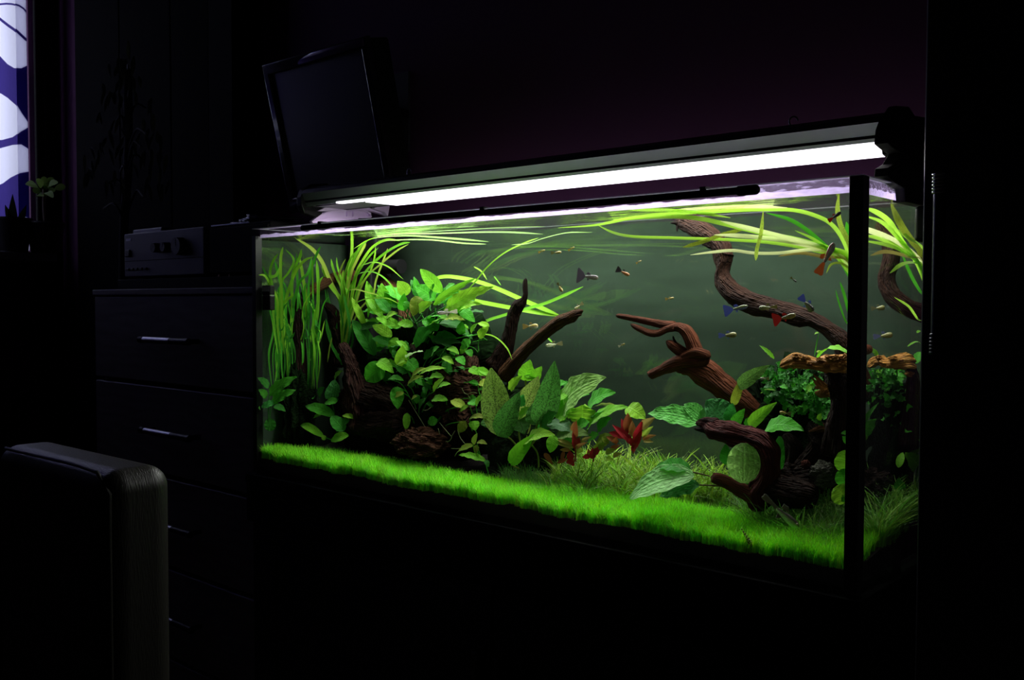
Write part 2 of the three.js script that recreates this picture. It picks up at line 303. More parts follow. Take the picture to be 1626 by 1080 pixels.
// hi-fi on the drawers
{
  const t = thing('amplifier', 'dark grey hi-fi amplifier with round knobs standing on the chest of drawers', 'amplifier', V(-1.13, 0.392, -0.2));
  const face = std([0.05, 0.046, 0.06], 0.5, { metalness: 0.3 }), x0 = -1.32, x1 = -0.945;
  part('case', box(x0 + 0.004, x1 - 0.004, 0.398, 0.503, -0.315, -0.112, 0.003), M.black, t);
  part('front_panel', box(x0, x1, 0.398, 0.506, -0.112, -0.1, 0.003), face, t);
  for (const [x, r] of [[-1.04, 0.02], [-1.1, 0.011], [-1.145, 0.011]]) { const k = part('knob', new THREE.CylinderGeometry(r, r * 1.06, 0.018, 28).rotateX(Math.PI / 2).translate(x, 0.465, -0.092), M.black, t); part('pointer', box(x - 0.001, x + 0.001, 0.465, 0.465 + r * 0.8, -0.083, -0.0822), face, k); }
  for (let i = 0; i < 5; i++) part('button', box(-1.305 + i * 0.022, -1.291 + i * 0.022, 0.414, 0.42, -0.1, -0.096, 0.001), M.black, t);
  part('power_button', box(-1.308, -1.285, 0.448, 0.466, -0.1, -0.095, 0.002), M.black, t);
  part('name_plate', box(-1.308, -1.282, 0.488, 0.494, -0.1, -0.0988), std([0.55, 0.53, 0.62], 0.4), t);
  part('groove', box(x0 + 0.002, x1 - 0.002, 0.4365, 0.438, -0.1005, -0.0992), M.matte, t);
  for (const x of [x0 + 0.04, x1 - 0.04]) for (const z of [-0.14, -0.29]) part('foot', new THREE.CylinderGeometry(0.014, 0.012, 0.006, 16).translate(x, 0.395, z), M.matte, t);
}
{
  const t = thing('media_box', 'plain black media box on the drawers between amplifier and aquarium', 'media box', V(-0.82, 0.392, -0.2));
  part('case', box(-0.93, -0.7, 0.398, 0.507, -0.31, -0.11, 0.004), M.matte, t);
  part('front_panel', box(-0.928, -0.702, 0.4, 0.5, -0.11, -0.104, 0.002), M.matte, t);
  part('top_trim', box(-0.93, -0.78, 0.5055, 0.508, -0.112, -0.1095, 0.0005), std([0.4, 0.4, 0.48], 0.3, { metalness: 0.7 }), t);
  const brass = std([0.75, 0.55, 0.22], 0.25, { metalness: 0.9 });
  for (const x of [-0.905, -0.862]) part('foot', new THREE.CylinderGeometry(0.005, 0.006, 0.006, 16).translate(x, 0.395, -0.118), brass, t);
  for (const x of [-0.9, -0.72]) part('foot', new THREE.CylinderGeometry(0.008, 0.008, 0.006, 16).translate(x, 0.395, -0.29), M.matte, t);
}
{
  const t = thing('remote_control', 'grey remote control lying on the left end of the amplifier', 'remote control', V(-1.25, 0.503, -0.14));
  part('body', box(-1.315, -1.17, 0.503, 0.518, -0.16, -0.12, 0.004), std([0.22, 0.22, 0.26], 0.4), t);
  for (let i = 0; i < 8; i++) part('button', box(-1.3 + i * 0.015, -1.291 + i * 0.015, 0.5175, 0.5195, -0.145, -0.136, 0.0008), M.black, t);
  const q = thing('plastic_pouch', 'crumpled clear-topped black pouch on the media box', 'pouch', V(-0.84, 0.507, -0.2));
  part('pouch', rockGeo(V(-0.85, 0.517, -0.2), 0.085, 0.014, 0.05, 0.35, 2), std([0.05, 0.05, 0.07], 0.18, { clearcoat: 1, clearcoatRoughness: 0.1 }), q);
}
// tilted television on the wall
{
  const t = thing('television', 'small black flat television tilted down on the wall above the drawers', 'television', V(-0.745, 0.724, -0.298));
  t.rotation.x = 0.23;
  const add = (n, g, m, p = t) => { const o = new THREE.Mesh(g, m); o.name = n; o.castShadow = o.receiveShadow = true; p.add(o); return o; };
  const W = 0.186, H = 0.172;
  add('back_cover', new RoundedBoxGeometry(W * 2, H * 2, 0.055, 3, 0.006).translate(0, 0, -0.03), M.matte);
  const bez = new THREE.Shape([[-W, -H], [W, -H], [W, H], [-W, H]].map((q) => new THREE.Vector2(...q)));
  bez.holes.push(new THREE.Path([[-W + 0.015, -H + 0.03], [-W + 0.015, H - 0.02], [W - 0.015, H - 0.02], [W - 0.015, -H + 0.03]].map((q) => new THREE.Vector2(...q))));
  add('bezel', new THREE.ExtrudeGeometry(bez, { depth: 0.008, bevelEnabled: true, bevelSize: 0.003, bevelThickness: 0.004, bevelSegments: 4 }).translate(0, 0, -0.001), M.blackGloss);
  add('screen', new THREE.BoxGeometry(W * 2 - 0.028, H * 2 - 0.045, 0.003).translate(0, 0.006, 0.001), std([0.008, 0.008, 0.012], 0.3));
  const strip = new THREE.CylinderGeometry(0.05, 0.05, W * 2 - 0.004, 24, 1, false, -0.17, 0.34).rotateZ(Math.PI / 2).translate(0, 0, 0);
  strip.translate(0, 0, -0.05); strip.rotateX(-0.11).rotateY(-0.035).translate(0, H - 0.009, 0.0125);
  add('bezel_trim', strip, std([0.8, 0.78, 0.88], 0.08, { metalness: 1 }));
  add('power_light', new THREE.SphereGeometry(0.0012, 8, 6).translate(W - 0.004, H - 0.012, 0.011), std([0.7, 0.7, 0.75], 0.3));
  const b = thing('television_bracket', 'grey folding wall bracket behind the right edge of the television', 'bracket', V(-0.62, 0.74, -0.4));
  part('wall_plate', new THREE.ExtrudeGeometry(new THREE.Shape([[-0.70, 0.858], [-0.607, 0.857], [-0.608, 0.677], [-0.625, 0.69]].map((q) => new THREE.Vector2(...q))), { depth: 0.006, bevelEnabled: false }).translate(0, 0, WB), std([0.03, 0.03, 0.04], 0.6), b);
  part('arm', box(-0.7, -0.6, 0.75, 0.77, WB + 0.008, -0.33, 0.003), M.black, b);
}
// tall black cupboard to the right, with a bar handle
{
  const t = thing('black_cupboard', 'tall black cupboard with ridged bar handle cutting off the right end', 'cupboard', V(1.2, FLOOR, -0.15));
  const m = std([0.014, 0.014, 0.016], 0.45);
  part('carcass', box(0.69, 1.75, FLOOR, CEIL - 0.03, WB + 0.003, 0.03), m, t);
  const d = part('door', box(0.683, 1.21, FLOOR + 0.05, CEIL - 0.05, 0.03, 0.052, 0.003), m, t);
  const x = 0.706, bar = std([0.05, 0.05, 0.07], 0.3, { metalness: 0.6 }), chrome = std([0.6, 0.6, 0.66], 0.22, { metalness: 0.9 });
  part('handle', new THREE.CylinderGeometry(0.006, 0.006, 0.14, 16).translate(x + 0.002, 0.371, 0.078), bar, d);
  const grip = (y0) => BGU.mergeGeometries([0, 1, 2, 3, 4, 5].map((i) => new THREE.TorusGeometry(0.0058, 0.0017, 8, 20).rotateX(Math.PI / 2).translate(x + 0.002, y0 + i * 0.0035, 0.078)));
  part('handle_grip', grip(0.4425), chrome, d); part('handle_grip', grip(0.285), bar, d);
  for (const y of [0.29, 0.45]) part('handle_mount', new THREE.CylinderGeometry(0.005, 0.005, 0.03, 12).rotateX(Math.PI / 2).translate(x + 0.002, y, 0.065), bar, d);
  part('door', box(1.216, 1.748, FLOOR + 0.05, CEIL - 0.05, 0.03, 0.052, 0.003), m, t);
}
// leather chair
{
  const t = thing('leather_chair', 'dark leather high-backed chair with stitched seams in the lower left foreground', 'chair', V(0, FLOOR, 0.4));
  const leather = std([0.02, 0.019, 0.015], 0.45, { bumpMap: fineNoise, bumpScale: 0.0005 });
  const R = onY(279, 744, 0.125), wx = 0.088, N = V(R.x, R.y, R.z + wx), ex = V(0, 0, -1), away = V(-1, 0, 0), ang = Math.PI / 2, depth = 0.348;
  const c = N.clone().addScaledVector(ex, wx / 2).addScaledVector(away, depth / 2);
  const bodyH = 0.7, g = new RoundedBoxGeometry(wx, bodyH, depth, 6, 0.028).rotateY(ang).translate(c.x, 0.13 - bodyH / 2, c.z);
  part('backrest', g, leather, t);
  const seam = (a, b) => tubeGeo([a, a.clone().lerp(b, 0.5), b], 0.0022, 8);
  const off = (s, q, y) => N.clone().addScaledVector(ex, s).addScaledVector(away, q).setY(y);
  part('seam', tubeGeo([off(0.006, depth - 0.03, 0.127), off(0.006, 0.05, 0.127), off(0.007, 0.012, 0.12), off(0.004, 0.004, 0.08), off(0.004, 0.004, -0.5)], 0.0025, 8), leather, t);
  const sc = c.clone().addScaledVector(ex, -0.26);
  part('seat', new RoundedBoxGeometry(0.46, 0.13, Math.max(0.4, depth), 5, 0.03).rotateY(ang).translate(sc.x, -0.38, sc.z), leather, t);
  for (const a of [-0.2, 0.2]) for (const b of [-0.16, 0.16]) { const q = sc.clone().addScaledVector(ex, a).addScaledVector(away, b); part('leg', box(q.x - 0.02, q.x + 0.02, FLOOR, -0.43, q.z - 0.02, q.z + 0.02, 0.003), M.black, t); }
}
// plants at the window
{
  const t = thing('jade_plant', 'small potted plant with rounded green leaves on the window sill', 'houseplant', V(-2.27, WIN.y0, -0.29));
  const pot = std([0.04, 0.03, 0.03], 0.6), lm = leafMat([0.2, 0.34, 0.06], 'smooth', 'none'), P = (x, y, d) => { const q = onZ(x, y, -0.3 + d); return q; };
  const c = P(72, 345, 0), k = mPx(c);
  part('pot', new THREE.LatheGeometry([[0, 0], [0.045, 0], [0.058, 0.09], [0.062, 0.09], [0.062, 0.1], [0.054, 0.1], [0, 0.085]].map((q) => new THREE.Vector2(...q)), 28).translate(c.x, WIN.y0, c.z), pot, t);
  const L = [[62, 300, 42, 290], [66, 298, 58, 284], [70, 296, 70, 280], [74, 297, 84, 282], [78, 299, 92, 290], [70, 302, 78, 292], [66, 306, 52, 300], [76, 306, 88, 303], [86, 300, 104, 296], [70, 312, 60, 312], [74, 314, 84, 314]];
  for (const [a, b, x, y] of L) part('leaf', leafGeo(P(a, b, rr(-0.02, 0.02)), P(x, y, rr(-0.03, 0.04)), 11 * k, { shape: 'spoon', face: 0.8, ruffle: 0, fold: 0.1 }), lm, t);
  part('stem', tubeGeo([c.clone().setY(WIN.y0 + 0.08), P(70, 330, 0), P(70, 300, 0)], 0.006), std([0.1, 0.08, 0.04], 0.8), t);
}
{
  const P = (x, y, d = 0) => onX(x, y, -2.3 + d), c = P(18, 410), t = thing('dark_houseplant', 'dark broad-leaved plant silhouetted against the curtain at the left edge', 'houseplant', V(c.x, WIN.y0, c.z)), lm = leafMat([0.02, 0.035, 0.018], 'plain', 'none'), k = mPx(c);
  part('pot', new THREE.LatheGeometry([[0, 0], [0.05, 0], [0.062, 0.1], [0.066, 0.1], [0.066, 0.11], [0.056, 0.11], [0, 0.09]].map((q) => new THREE.Vector2(...q)), 28).translate(c.x, WIN.y0 - 0.11, c.z).translate(0, 0.11, 0), std([0.02, 0.018, 0.02], 0.6), t);
  for (const [a, b, x, y, w] of [[20, 400, 20, 308, 16], [22, 380, 42, 325, 12], [24, 385, 40, 345, 10], [18, 395, -8, 352, 14], [18, 398, -10, 372, 13], [22, 396, 36, 366, 12], [12, 400, -6, 392, 16], [24, 392, 46, 372, 10], [20, 360, 8, 325, 10], [26, 405, 38, 390, 16]])
    part('leaf', leafGeo(P(a, b), P(x, y, rr(0, 0.05)), w * k, { shape: 'lance', face: 0.95, ruffle: 0.02 }), lm, t);
}
{
  const P = (x, y, d = 0) => onZ(x, y, -0.18 + d), c = P(200, 470), t = thing('weeping_fig', 'tall drooping-leaved houseplant in the dark corner by the window', 'houseplant', V(c.x, FLOOR, c.z)), lm = std([0.05, 0.055, 0.04], 0.35, { side: THREE.DoubleSide }), tr = std([0.01, 0.008, 0.006], 0.9), k = mPx(c);
  part('pot', new THREE.LatheGeometry([[0, 0], [0.12, 0], [0.15, 0.26], [0.16, 0.26], [0.16, 0.29], [0.14, 0.29], [0, 0.25]].map((q) => new THREE.Vector2(...q)), 32).translate(c.x, FLOOR, c.z), std([0.03, 0.025, 0.025], 0.6), t);
  part('trunk', tubeGeo([V(c.x, FLOOR + 0.25, c.z), P(196, 380), P(204, 250), P(202, 110)], 0.012, 8), tr, t);
  for (let i = 0; i < 12; i++) { const y = 100 + i * 20, x = 203 + rr(-1, 1) * (20 + i * 5); part('branch', tubeGeo([P(202, y + 40), P((202 + x) / 2, y + 5, rr(-0.04, 0.04)), P(x, y + 12, rr(-0.06, 0.08))], 0.003, 5), tr, t); }
  for (let i = 0; i < 90; i++) { const y = 62 + 240 * Math.pow(rnd(), 0.8), x = 200 + rr(-1, 1) * (18 + (y - 60) * 0.26), d = rr(-0.08, 0.12); part('leaf', leafGeo(P(x, y, d), P(x + rr(-9, 9), y + rr(18, 32), d + rr(-0.01, 0.02)), rr(3.5, 6) * k, { shape: 'lance', face: 0.7, ruffle: 0.01, nu: 8, bow: 0.12 }), lm, t); }
}

// @@TANK@@
// ------------------------------------------------------------------ stand and tank
const TH = 0.4766, WATER = 0.4592, D = 0.33;
{
  const t = thing('aquarium_stand', 'black cabinet stand carrying the planted aquarium', 'cabinet', V(0, FLOOR, -0.16));
  const m = std([0.003, 0.003, 0.0035], 0.8, { specularIntensity: 0.3 }), m2 = std([0.007, 0.007, 0.009], 0.6, { specularIntensity: 0.4 });
  part('top_board', box(-0.622, 0.606, -0.02, -0.001, -D - 0.02, 0.006, 0.002), m, t);
  part('apron', box(-0.622, 0.606, -0.096, -0.021, -D - 0.02, 0.003, 0.002), m, t);
  part('carcass', box(-0.606, 0.603, FLOOR + 0.06, -0.096, -D - 0.02, -0.018), m2, t);
  part('plinth', box(-0.59, 0.59, FLOOR, FLOOR + 0.06, -D, -0.04), m, t);
  for (const [a, b] of [[-0.525, 0.035], [0.04, 0.595]]) { const d = part('door', box(a, b, FLOOR + 0.065, -0.1, -0.018, -0.001, 0.002), m2, t); part('handle', box(a < 0 ? b - 0.025 : a + 0.013, a < 0 ? b - 0.013 : a + 0.025, -0.32, -0.2, -0.001, 0.018, 0.003), std([0.04, 0.04, 0.045], 0.4, { metalness: 0.7 }), d); }
  part('side_stile', box(-0.606, -0.53, FLOOR + 0.065, -0.1, -0.018, -0.001, 0.002), m2, t);
}
const aquarium = thing('aquarium', 'rectangular glass aquarium with black silicone corner seams, planted and lit from above', 'aquarium', V(0, 0, -D / 2));
{
  const g = 0.008, a = aquarium;
  part('base_pane', box(-0.6, 0.6, 0, g, -D, 0), M.glass, a);
  part('front_pane', box(-0.6, 0.6, g, TH, -g, 0), M.glass, a);
  part('left_pane', box(-0.6, -0.6 + g, g, TH, -D + g, -g), M.glass, a);
  part('right_pane', box(0.6 - g, 0.6, g, TH, -D + g, -g), M.glass, a);
  part('back_pane', box(-0.6, 0.6, g, TH, -D, -D + g), M.glass, a);
  const sil = std([0.006, 0.006, 0.007], 0.35);
  part('silicone_seam', box(0.585, 0.6012, 0.002, TH, -0.0165, 0.0006, 0.0005), sil, a);
  part('silicone_seam', box(-0.6004, -0.588, 0.002, TH - 0.014, -0.014, 0.0004, 0.0005), sil, a);
  part('silicone_seam', box(-0.597, -0.588, g, TH - 0.03, -D + 0.008, -D + 0.016, 0.0005), sil, a);
  part('silicone_seam', box(0.588, 0.597, g, TH - 0.03, -D + 0.008, -D + 0.016, 0.0005), sil, a);
  // ground glass edges along the rim
  const edge = new THREE.MeshPhysicalMaterial({ color: new THREE.Color(0.5, 0.48, 0.56), roughness: 1, transmission: 0.5, thickness: 0 });
  const rim = (x0, x1, z0, z1) => part('ground_edge', box(x0, x1, TH, TH + 0.0012, z0, z1), edge, a, 'pale ground glass edge');
  rim(-0.6, 0.6, -g, 0); rim(-0.6, -0.6 + g, -D + g, -g); rim(0.6 - g, 0.6, -D + g, -g); rim(-0.6, 0.6, -D, -D + g);
  // printed film behind the back and left panes: cloudy grey
  const film = new THREE.MeshPhysicalMaterial({ color: new THREE.Color(0.046, 0.074, 0.048), map: filmMap, roughness: 0.9, specularIntensity: 0.1 });
  const fg = new THREE.PlaneGeometry(1.2, TH - 0.004).translate(0, (TH - 0.004) / 2, -D - 0.001); part('background_film', fg, film, a);
  const fl = new THREE.PlaneGeometry(D - 0.01, TH - 0.02).rotateY(Math.PI / 2).translate(-0.601, (TH - 0.02) / 2, -D / 2 - 0.004); part('background_film', fl, film, a);
  // lime deposits between the rim and the water line
  const lime = (bar) => dataTex(1024, 64, (u, v) => {
    const n = fbm(u * 60, v * 4, 3, 4), line = 0.34 + 0.14 * fbm(u * 22, 0, 9, 3) + (u > bar ? 0.12 : 0);
    let k = v < line ? 0.9 + 0.3 * n : 0.16 + 1.0 * Math.max(0, n + 0.02) * Math.exp(-(v - line) * 1.5);
    if (u < bar && v > line) k = v > 0.93 ? 0.4 : 0.03; if (v > 0.93) k += 0.3;
    return [k, k, k];
  });
  const lm = (bar) => new THREE.MeshPhysicalMaterial({ color: new THREE.Color(0.72, 0.58, 1.0), roughness: 1, transmission: 0.95, thickness: 0, transparent: true, alphaMap: lime(bar), side: THREE.DoubleSide });
  part('limescale', new THREE.PlaneGeometry(1.17, TH - WATER).translate(0, (TH + WATER) / 2, -g - 0.0006), lm(0.885), a, 'whitish lime crust along the water line');
  part('limescale', new THREE.PlaneGeometry(D - 0.03, TH - WATER).rotateY(Math.PI / 2).translate(0.6 - g - 0.0006, (TH + WATER) / 2, -D / 2), lm(0), a, 'whitish lime crust along the water line');
}
{
  const g = new THREE.PlaneGeometry(1.183, D - 0.017, 1, 1).rotateX(-Math.PI / 2).translate(0, WATER, -D / 2), uv = g.attributes.uv;
  const w = part('water', g, new THREE.MeshPhysicalMaterial({ color: new THREE.Color(0.97, 1, 0.97), transmission: 1, thickness: 0, roughness: 0.0, ior: 1.36, bumpMap: rippleBump, bumpScale: 0.0022 }));
  tag(w, 'rippled clear water surface just under the rim of the aquarium', 'water');
}
{ // soil
  const nx = 240, nz = 66, pos = [], idx = [], x0 = -0.591, x1 = 0.591, z0 = -0.0085, z1 = -D + 0.009, row = nz + 2;
  for (let i = 0; i <= nx; i++) for (let j = -1; j <= nz; j++) {
    const x = x0 + (x1 - x0) * i / nx, z = z0 + (z1 - z0) * Math.max(0, j) / nz; pos.push(x, j < 0 ? 0.0085 : ground(x, z) - 0.002 + 0.0012 * noise3(x * 190, z * 190, 1), z);
    if (i < nx && j < nz) { const k = i * row + j + 1; idx.push(k, k + row, k + 1, k + 1, k + row, k + row + 1); }
  }
  for (const i of [0, nx]) for (let j = 0; j < nz; j++) { const z = z0 + (z1 - z0) * j / nz, zz = z0 + (z1 - z0) * (j + 1) / nz, x = i ? x1 : x0, b = pos.length / 3; pos.push(x, 0.0085, z, x, 0.0085, zz, x, ground(x, z) - 0.002, z, x, ground(x, zz) - 0.002, zz); idx.push(b, b + 1, b + 2, b + 1, b + 3, b + 2); }
  const g = new THREE.BufferGeometry(); g.setAttribute('position', new THREE.Float32BufferAttribute(pos, 3)); g.setIndex(idx); g.computeVertexNormals();
  const s = part('aquarium_soil', g, std([0.008, 0.005, 0.0035], 0.95)); tag(s, 'dark brown soil bed along the bottom of the aquarium', 'soil', null, 'stuff');
  const gv = new THREE.InstancedMesh(new THREE.IcosahedronGeometry(0.0014, 1), std([0.3, 0.24, 0.15], 0.8), 900), m = new THREE.Matrix4(), q = new THREE.Quaternion(), e = new THREE.Euler();
  for (let i = 0; i < 900; i++) { const side = i < 140, x = side ? 0.5895 : rr(-0.58, 0.585), z = side ? rr(-0.02, -0.3) : -0.0105, k = rr(0.3, 1); q.setFromEuler(e.set(rr(0, 3), rr(0, 3), 0)); m.compose(V(x, ground(x, z) - 0.002 - Math.pow(rnd(), 2) * 0.014, z), q, V(k, k * 0.8, k)); gv.setMatrixAt(i, m); const c = rnd(); gv.setColorAt(i, new THREE.Color().setScalar(c < 0.9 ? 0.14 : 1)); }
  gv.name = 'gravel'; tag(gv, 'fine dark gravel showing at the front edge of the soil', 'gravel', null, 'stuff'); scene.add(gv);
}
{ // lamp: a long aluminium housing on two feet
  const t = thing('aquarium_lamp', 'long slim aluminium lamp glowing white across the top of the aquarium', 'lamp', V(0, LAMP.y, LAMP.z));
  const alu = std([0.84, 0.93, 0.9], 0.32, { metalness: 0.95 }), dark = std([0.03, 0.03, 0.04], 0.35, { metalness: 0.4 }), L = LAMP.x1 - LAMP.x0;
  const ext = (pts) => { const s = new THREE.Shape(pts.map(([z, y]) => new THREE.Vector2(-z, y))); return new THREE.ExtrudeGeometry(s, { depth: L, bevelEnabled: false }).rotateY(Math.PI / 2).translate(LAMP.x0, 0, 0); };
  part('front_face', ext([[-0.1275, 0.5305], [-0.1242, 0.5375], [-0.129, 0.5375], [-0.129, 0.5305]]), alu, t);
  part('groove', ext([[-0.1255, 0.5375], [-0.125, 0.5415], [-0.131, 0.5415], [-0.131, 0.5375]]), M.black, t);
  part('front_face', ext([[-0.1236, 0.5415], [-0.1168, 0.5555], [-0.131, 0.5555], [-0.131, 0.5415]]), alu, t);
  part('top_cover', ext([[-0.1168, 0.5556], [-0.121, 0.563], [-0.137, 0.57], [-0.165, 0.574], [-0.19, 0.573], [-0.215, 0.563], [-0.226, 0.53], [-0.2225, 0.53], [-0.213, 0.556], [-0.15, 0.563], [-0.132, 0.5555]]), dark, t);
  const glow = new THREE.MeshStandardMaterial({ color: 0x222222, emissive: new THREE.Color(0.96, 0.9, 1.0), emissiveIntensity: 3 });
  part('light_panel', box(-0.5, 0.565, 0.53, 0.533, -0.141, -0.126), glow, t);
  part('end_plate', box(-0.597, -0.432, 0.5312, 0.533, -0.2225, -0.1425), std([0.3, 0.28, 0.33], 0.5), t);
  part('light_panel', box(-0.43, 0.565, 0.5285, 0.533, -0.2225, -0.1425), glow, t);
  part('gap_strip', box(-0.585, 0.565, 0.5305, 0.534, -0.1426, -0.1408), M.black, t);
  for (const px of [[650, 268, -0.16], [1260, 186, -0.16]]) { const p = onZ(px[0], px[1], px[2]); p.y = 0.574; part('hanging_hook', new THREE.TorusGeometry(0.006, 0.0012, 8, 20, 4).translate(p.x, 0.579, px[2]), std([0.6, 0.6, 0.65], 0.2, { metalness: 0.9 }), t); }
  // left end cap and foot
  const capS = [[-0.116, 0.548], [-0.117, 0.532], [-0.124, 0.518], [-0.15, 0.512], [-0.215, 0.514], [-0.23, 0.53], [-0.222, 0.565], [-0.18, 0.58], [-0.14, 0.575], [-0.122, 0.562]];
  const cap = (x0, x1) => new THREE.ExtrudeGeometry(new THREE.Shape(capS.map(([z, y]) => new THREE.Vector2(-z, y))), { depth: x1 - x0 - 0.004, bevelEnabled: true, bevelSize: 0.002, bevelThickness: 0.002, bevelSegments: 2 }).rotateY(Math.PI / 2).translate(x0 + 0.002, 0, 0);
  part('end_cap', cap(-0.614, -0.598), M.black, t);
  part('end_cap', cap(0.574, 0.586), M.matte, t);
  const zy = (x, y, X) => { const p = onX(480 + x / 6.75, 240 + y / 6.75, X); return [p.z, p.y]; };
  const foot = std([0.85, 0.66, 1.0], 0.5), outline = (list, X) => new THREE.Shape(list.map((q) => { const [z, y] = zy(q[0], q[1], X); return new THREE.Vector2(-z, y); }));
  const slab = (list, x0, w, bevel = 0.0008) => new THREE.ExtrudeGeometry(outline(list, x0 + w), { depth: w, bevelEnabled: true, bevelSize: bevel, bevelThickness: bevel, bevelSegments: 2 }).rotateY(Math.PI / 2).translate(x0, 0, 0);
  const X = -0.606;
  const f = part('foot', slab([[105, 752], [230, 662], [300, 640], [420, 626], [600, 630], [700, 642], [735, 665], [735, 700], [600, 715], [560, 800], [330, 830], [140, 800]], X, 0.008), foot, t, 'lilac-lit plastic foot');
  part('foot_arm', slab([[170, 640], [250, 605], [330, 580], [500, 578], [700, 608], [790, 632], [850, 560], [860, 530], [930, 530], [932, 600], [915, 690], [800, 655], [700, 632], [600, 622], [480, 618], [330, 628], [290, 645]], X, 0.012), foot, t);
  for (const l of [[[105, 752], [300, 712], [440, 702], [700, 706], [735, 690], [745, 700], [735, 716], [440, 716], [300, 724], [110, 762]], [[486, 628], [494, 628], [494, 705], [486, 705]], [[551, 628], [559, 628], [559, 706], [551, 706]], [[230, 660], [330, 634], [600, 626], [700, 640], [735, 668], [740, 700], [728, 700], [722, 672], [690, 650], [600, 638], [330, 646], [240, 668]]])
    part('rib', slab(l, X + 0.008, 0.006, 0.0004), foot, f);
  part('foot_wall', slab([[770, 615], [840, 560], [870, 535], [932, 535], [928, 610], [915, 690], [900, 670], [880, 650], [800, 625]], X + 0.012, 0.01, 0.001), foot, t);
  const rs = [[1411, 205], [1409, 226], [1417, 233], [1431, 243], [1421, 261], [1410, 268], [1409, 278], [1420, 289], [1436, 298], [1438, 319], [1470, 326], [1480, 300], [1480, 190], [1420, 180]];
  part('foot', new THREE.ExtrudeGeometry(new THREE.Shape(rs.map((q) => { const p = onX(q[0], q[1], 0.602); return new THREE.Vector2(-p.z, p.y); })), { depth: 0.014, bevelEnabled: true, bevelSize: 0.0012, bevelThickness: 0.0012, bevelSegments: 3 }).rotateY(Math.PI / 2).translate(0.588, 0, 0), M.matte, t, 'black plastic foot');
}
{ // things fixed to the tank
  const x0 = -0.43, x1 = 0.458, y = 0.4702, z = 0.0055, t = thing('hose', 'long black hose clipped along the front rim, ending in a rounded plug', 'hose', V(0, y, z));
  part('tube', new THREE.CylinderGeometry(0.0046, 0.0046, x1 - x0, 20).rotateZ(Math.PI / 2).translate((x1 + x0) / 2, y, z), M.matte, t);
  part('end_plug', new THREE.CapsuleGeometry(0.0062, 0.02, 8, 18).rotateZ(Math.PI / 2).translate(x1 + 0.004, y - 0.0004, z + 0.001), M.matte, t);
  for (const x of [-0.38, 0.02, 0.4]) part('clip', BGU.mergeGeometries([box(x - 0.004, x + 0.004, TH + 0.0012, TH + 0.0026, -0.0095, 0.006), box(x - 0.004, x + 0.004, y + 0.002, TH + 0.0026, 0.004, 0.0062)]), M.matte, t);
}
{
  const c = at(426, 473, 1.5), t = thing('algae_magnet', 'small black magnet with pale printed cap inside the left front corner', 'magnet', c);
  part('body', box(c.x - 0.013, c.x + 0.014, c.y - 0.024, c.y + 0.004, c.z - 0.006, c.z + 0.006, 0.002), M.black, t);
  part('cap', box(c.x - 0.013, c.x + 0.014, c.y + 0.0055, c.y + 0.024, c.z - 0.006, c.z + 0.006, 0.002), M.black, t);
  part('printed_label', box(c.x - 0.011, c.x + 0.012, c.y + 0.012, c.y + 0.022, c.z + 0.006, c.z + 0.0064), new THREE.MeshStandardMaterial({ color: 0x9a9aa0, map: fineNoise, roughness: 0.6 }), t);
  part('chrome_band', box(c.x - 0.012, c.x + 0.013, c.y + 0.004, c.y + 0.0055, c.z - 0.005, c.z + 0.005), std([0.6, 0.6, 0.6], 0.25, { metalness: 0.9 }), t);
}
{
  const c = onX(1456, 357, 0.6), t = thing('magnet_cleaner', 'rounded black magnet cleaner on the right side glass under the lamp foot', 'magnet cleaner', c);
  part('body', box(0.6005, 0.624, c.y - 0.0225, c.y + 0.0225, c.z - 0.03, c.z + 0.0145, 0.006), M.black, t);
}
{ // internal filter in the back left corner
  const c = at(592, 420, 25), k = mPx(c), t = thing('internal_filter', 'black internal filter behind the tape grass in the back left corner', 'filter', c);
  part('housing', box(c.x - 36 * k, c.x + 20 * k, 0.1, c.y + 48 * k, c.z - 22 * k, c.z + 22 * k, 0.006), M.black, t);
  part('pump_head', box(c.x - 30 * k, c.x + 36 * k, c.y + 12 * k, c.y + 60 * k, c.z - 18 * k, c.z + 26 * k, 0.008), M.black, t);
  part('outlet', new THREE.CylinderGeometry(11 * k, 11 * k, 60 * k, 20).rotateZ(Math.PI / 2).translate(c.x + 45 * k, c.y - 5 * k, c.z + 6 * k), M.black, t);
  for (let i = 0; i < 6; i++) part('intake_slot', box(c.x - 30 * k, c.x + 14 * k, c.y - (20 + i * 12) * k, c.y - (17 + i * 12) * k, c.z + 21.5 * k, c.z + 22.6 * k), M.matte, t);
}
